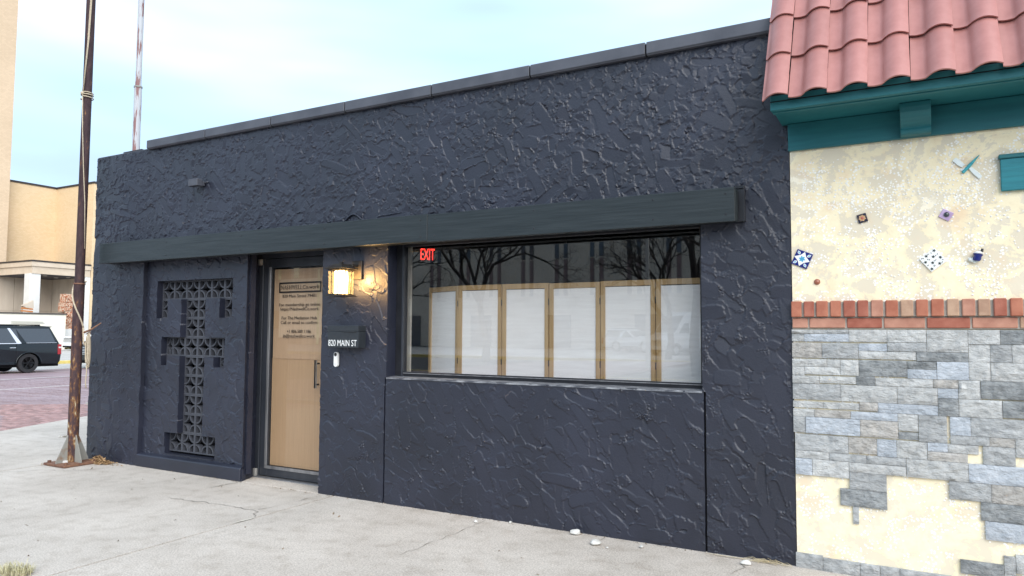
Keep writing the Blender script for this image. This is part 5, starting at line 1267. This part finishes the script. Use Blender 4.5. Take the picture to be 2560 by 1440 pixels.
MB().box(xA - .1, xC - .06, yc + .06, yB - .06, 5.88, 5.93).build('soffit', mat('dark_soffit', (.05, .05, .065), rough=.7), cn)
for (x, y) in ((-63.0, 28.6), (-64.6, 28.7), (-64.5, 30.3), (-63.2, 30.6), (-65.8, 29.2)):
    MB().lathe([(0, 0), (.16, 0), (.17, .02)], (x, y, 5.855), 16).build('downlight', mat('downlight_lens', (.7, .68, .62), rough=.4), cn)
MB().box(-62.88, xC - .02, 26.95, 27.76, -.03, 5.93).build('column', M_COLUMN, hall, bevel=.02); MB().box(-62.6, xC + .02, 31.36, 31.80, -.03, 5.93).build('column', M_COLUMN, hall, bevel=.02)
MB().box(xC + .001, xC + .05, yB + .3, 36, -.03, 14.1).build('pale_bay', M_OFFW, hall)
tower = thing('brick_tower', 'tall tan brick tower at the left edge of the picture', 'tower', (-71, 22, -.03))
MB().box(-76, -66.7, 15, 27.40, 7.04, 48).build('shaft', M_TAN, tower)
MB().box(-66.699, -66.66, 25.55, 25.75, 18, 46).build('window_strip', M_CARGLASS, tower)
lw = thing('garden_wall', 'white garden wall with dark capping behind the black vehicle', 'wall', (-59, 22, -.17))
MB().box(-59.35, -59, 12, 28.2, -.17, 2.58).build('panel', M_OFFW, lw); MB().box(-59.42, -58.93, 12, 28.27, 2.581, 2.70).build('cap', mat('brown_metal_cap', (.09, .075, .065), rough=.5), lw)
MB().box(-58.985, -58.96, 24.2, 26.6, 1.86, 1.9).build('vent_bar', mat('grey_vent', (.4, .39, .36), rough=.6), lw); MB().box(-58.985, -58.96, 24.2, 26.5, 1.96, 2.02).build('vent_bar', mat('grey_vent2', (.42, .41, .38), rough=.6), lw)
M_MOS = mat('orange_clay_relief', (.36, .10, .035), (.62, .48, .36), scale=9, detail=6, ramp=(.42, .58), rough=.8, bump=.8, bscale=8, bdist=.08)
tot = thing('clay_totem', 'stacked orange clay relief totem beside the white garden wall', 'sculpture', (-60.2, 28.9, -.03))
MB().box(-60.6, -59.8, 28.6, 29.5, -.03, 1.45).build('plinth', M_COLUMN, tot)
for k, (z0, z1, a, b) in enumerate(((1.45, 2.35, 28.55, 29.5), (2.36, 2.85, 28.65, 29.35), (2.86, 3.6, 28.4, 29.5), (3.61, 4.3, 28.5, 29.45))):
    mb = MB(); mb.box(-60.5, -59.9, a, b, z0, z1); r = random.Random(k)
    for _ in range(9): y, z = r.uniform(a + .05, b - .25), r.uniform(z0 + .05, z1 - .25); mb.box(-59.9, -59.9 + r.uniform(.04, .12), y, y + r.uniform(.1, .2), z, z + r.uniform(.1, .22))
    mb.build('relief_block', M_MOS, tot)
sc_ = thing('striped_sculpture', 'small tan and orange wedge sculpture left of the marble column', 'sculpture', (-60.6, 26.4, -.03))
MB().prism([(25.7, 3.25), (26.5, 3.7), (26.55, 3.1), (26.1, 3.05)], -60.8, -60.5, 'x').build('wedge', M_STONE, sc_)
for k in range(3): MB().prism([(25.75, 2.6 + .2 * k), (26.5, 2.55 + .2 * k), (26.5, 2.66 + .2 * k), (25.75, 2.72 + .2 * k)], -60.8, -60.5, 'x').build('stripe', mat('orange_stripe', (.5, .2, .07), rough=.7), sc_)
MB().box(-60.8, -60.5, 25.9, 26.4, -.03, 2.55).build('stand', M_STONE, sc_)
bu = thing('bush', 'small dark green bush peeping over the garden wall', 'bush', (-61, 23.6, -.03))
r = random.Random(8); fo = MB()
for _ in range(900):
    t, ph, q = r.uniform(0, 6.28), math.acos(r.uniform(-1, 1)), r.random() ** .33
    c_ = Vector((-61 + 1.0 * q * math.sin(ph) * math.cos(t), 23.5 + 1.0 * q * math.sin(ph) * math.sin(t), 2.15 + 1.0 * q * math.cos(ph)))
    M_ = Matrix.Translation(c_) @ Matrix.Rotation(r.uniform(0, 6), 4, 'Z') @ Matrix.Rotation(r.uniform(0, 3), 4, 'X')
    fo.add([M_ @ Vector(v) for v in ((-.08, 0, 0), (0, -.04, .01), (.1, 0, 0), (0, .04, .01))], [(0, 1, 2, 3)])
fo.build('crown', mat('dark_evergreen_leaf', (.025, .05, .022), (.06, .10, .04), scale=4, rough=.6), bu); MB().tube([(-61, 23.5, -.03), (-61, 23.5, 1.8)], [.12, .07], 8).build('trunk', M_RUSTPL, bu)

# ================================================================== ACROSS MAIN STREET (seen reflected in the window)
M_OFFICE = mat('office_concrete', (.54, .49, .42), (.60, .55, .48), scale=.3, rough=.8); M_SPAN = mat('spandrel_panel', (.22, .16, .16), rough=.6); M_WIN2 = mat('office_window_glass', (.05, .07, .10), rough=.08, spec=.8)
off = thing('office_block', 'pale office block with narrow window strips, reflected in the shop window', 'building', (-25, -56, 0))
MB().box(-75, 30, -80, -52, -.02, 9.6).build('wall', M_OFFICE, off)
MB().box(-75.2, 30.2, -80.2, -51.8, 9.6, 9.9).build('roof_edge', M_CAPD, off)
wme = MB().box(-.19, .19, -.12, .02, -.62, .62).mesh('window'); wme.materials.append(M_WIN2); sme = MB().box(-.19, .19, -.12, .02, -.95, .95).mesh('spandrel'); sme.materials.append(M_SPAN)
for i in range(24):
    for d in (0, .85):
        x = -64 + i * 3.35 + d
        for fl in range(2):
            z = 5.2 + fl * 3.3
            link('window', wme, None, off, (x, -51.98, z)); link('spandrel', sme, None, off, (x, -51.985, z + 1.62))
for i in range(9): MB().box(-60 + i * 8, -60 + i * 8 + 2.2, -51.99, -51.9, .0, 2.9).build('ground_floor_window', M_WIN2, off)
M_BARK = mat('bare_tree_bark', (.030, .026, .024), (.06, .052, .046), scale=8, rough=.9, stretch=(1, 1, .3))
def bare_tree(label, x, y, H_, seed, lean=0):
    r = random.Random(seed); tr = MB(); cr_ = MB()
    root = thing('bare_tree', label, 'tree', (x, y, -.02), 'bare street trees')
    def grow(mb, p, d, L, rad, lev):
        n = 3 if lev < 3 else 2; P = [p]; q = p.copy(); dd = d.copy()
        for i in range(n):
            dd = (dd + Vector((r.gauss(0, .13), r.gauss(0, .13), r.gauss(.03, .08)))).normalized(); q = q + dd * (L / n); P.append(q.copy())
        tgt = tr if lev == 0 else cr_
        tgt.tube(P, [rad * (1 - .38 * i / n) for i in range(n + 1)], 7 if lev < 2 else 4 if lev < 4 else 3, caps=False)
        if lev >= 7 or rad < .0035: return
        k = 3 if lev in (0, 1, 2, 4, 5) else 2
        for i in range(k):
            a = r.uniform(0, 6.28); sp = r.uniform(.35, .85) if lev else r.uniform(.35, .6)
            o1 = dd.orthogonal().normalized(); o2 = dd.cross(o1)
            nd = (dd * math.cos(sp) + (o1 * math.cos(a) + o2 * math.sin(a)) * math.sin(sp)).normalized()
            grow(mb, P[-1 if i < 2 else -2], nd, L * r.uniform(.62, .82), rad * r.uniform(.56, .70), lev + 1)
    grow(tr, Vector((x, y, -.05)), Vector((lean, 0, 1)).normalized(), H_ * .24, H_ * .017, 0)
    tr.build('trunk', M_BARK, root, smooth=True); cr_.build('crown', M_BARK, root)
bare_tree('bare tree reflected at the far left end of the window', -24.5, -25.0, 11.5, 3, -.15)
bare_tree('bare forked tree reflected in the left half of the window', -18.4, -25.5, 12.5, 5, .1)
bare_tree('bare tree reflected at the right end of the window', -6.4, -19.5, 12, 9, 0)
bare_tree('bare tree reflected right of the window middle, farther off', -11.5, -33, 12, 14, .05)
sl = thing('street_light', 'slim grey street light pole reflected right of window middle', 'street light', (-9.7, -24.2, -.14))
MB().tube([(-9.7, -24.2, -.14), (-9.7, -24.2, 8.5)], [.10, .06], 12).build('pole', M_METALGREY, sl, smooth=40)
MB().tube([(-9.7, -24.2, 8.45), (-9.7, -22.6, 8.7)], .04, 8).build('arm', M_METALGREY, sl); MB().box(-9.85, -9.55, -22.8, -22.1, 8.62, 8.76).build('lamp_head', M_METALGREY, sl, bevel=.03)
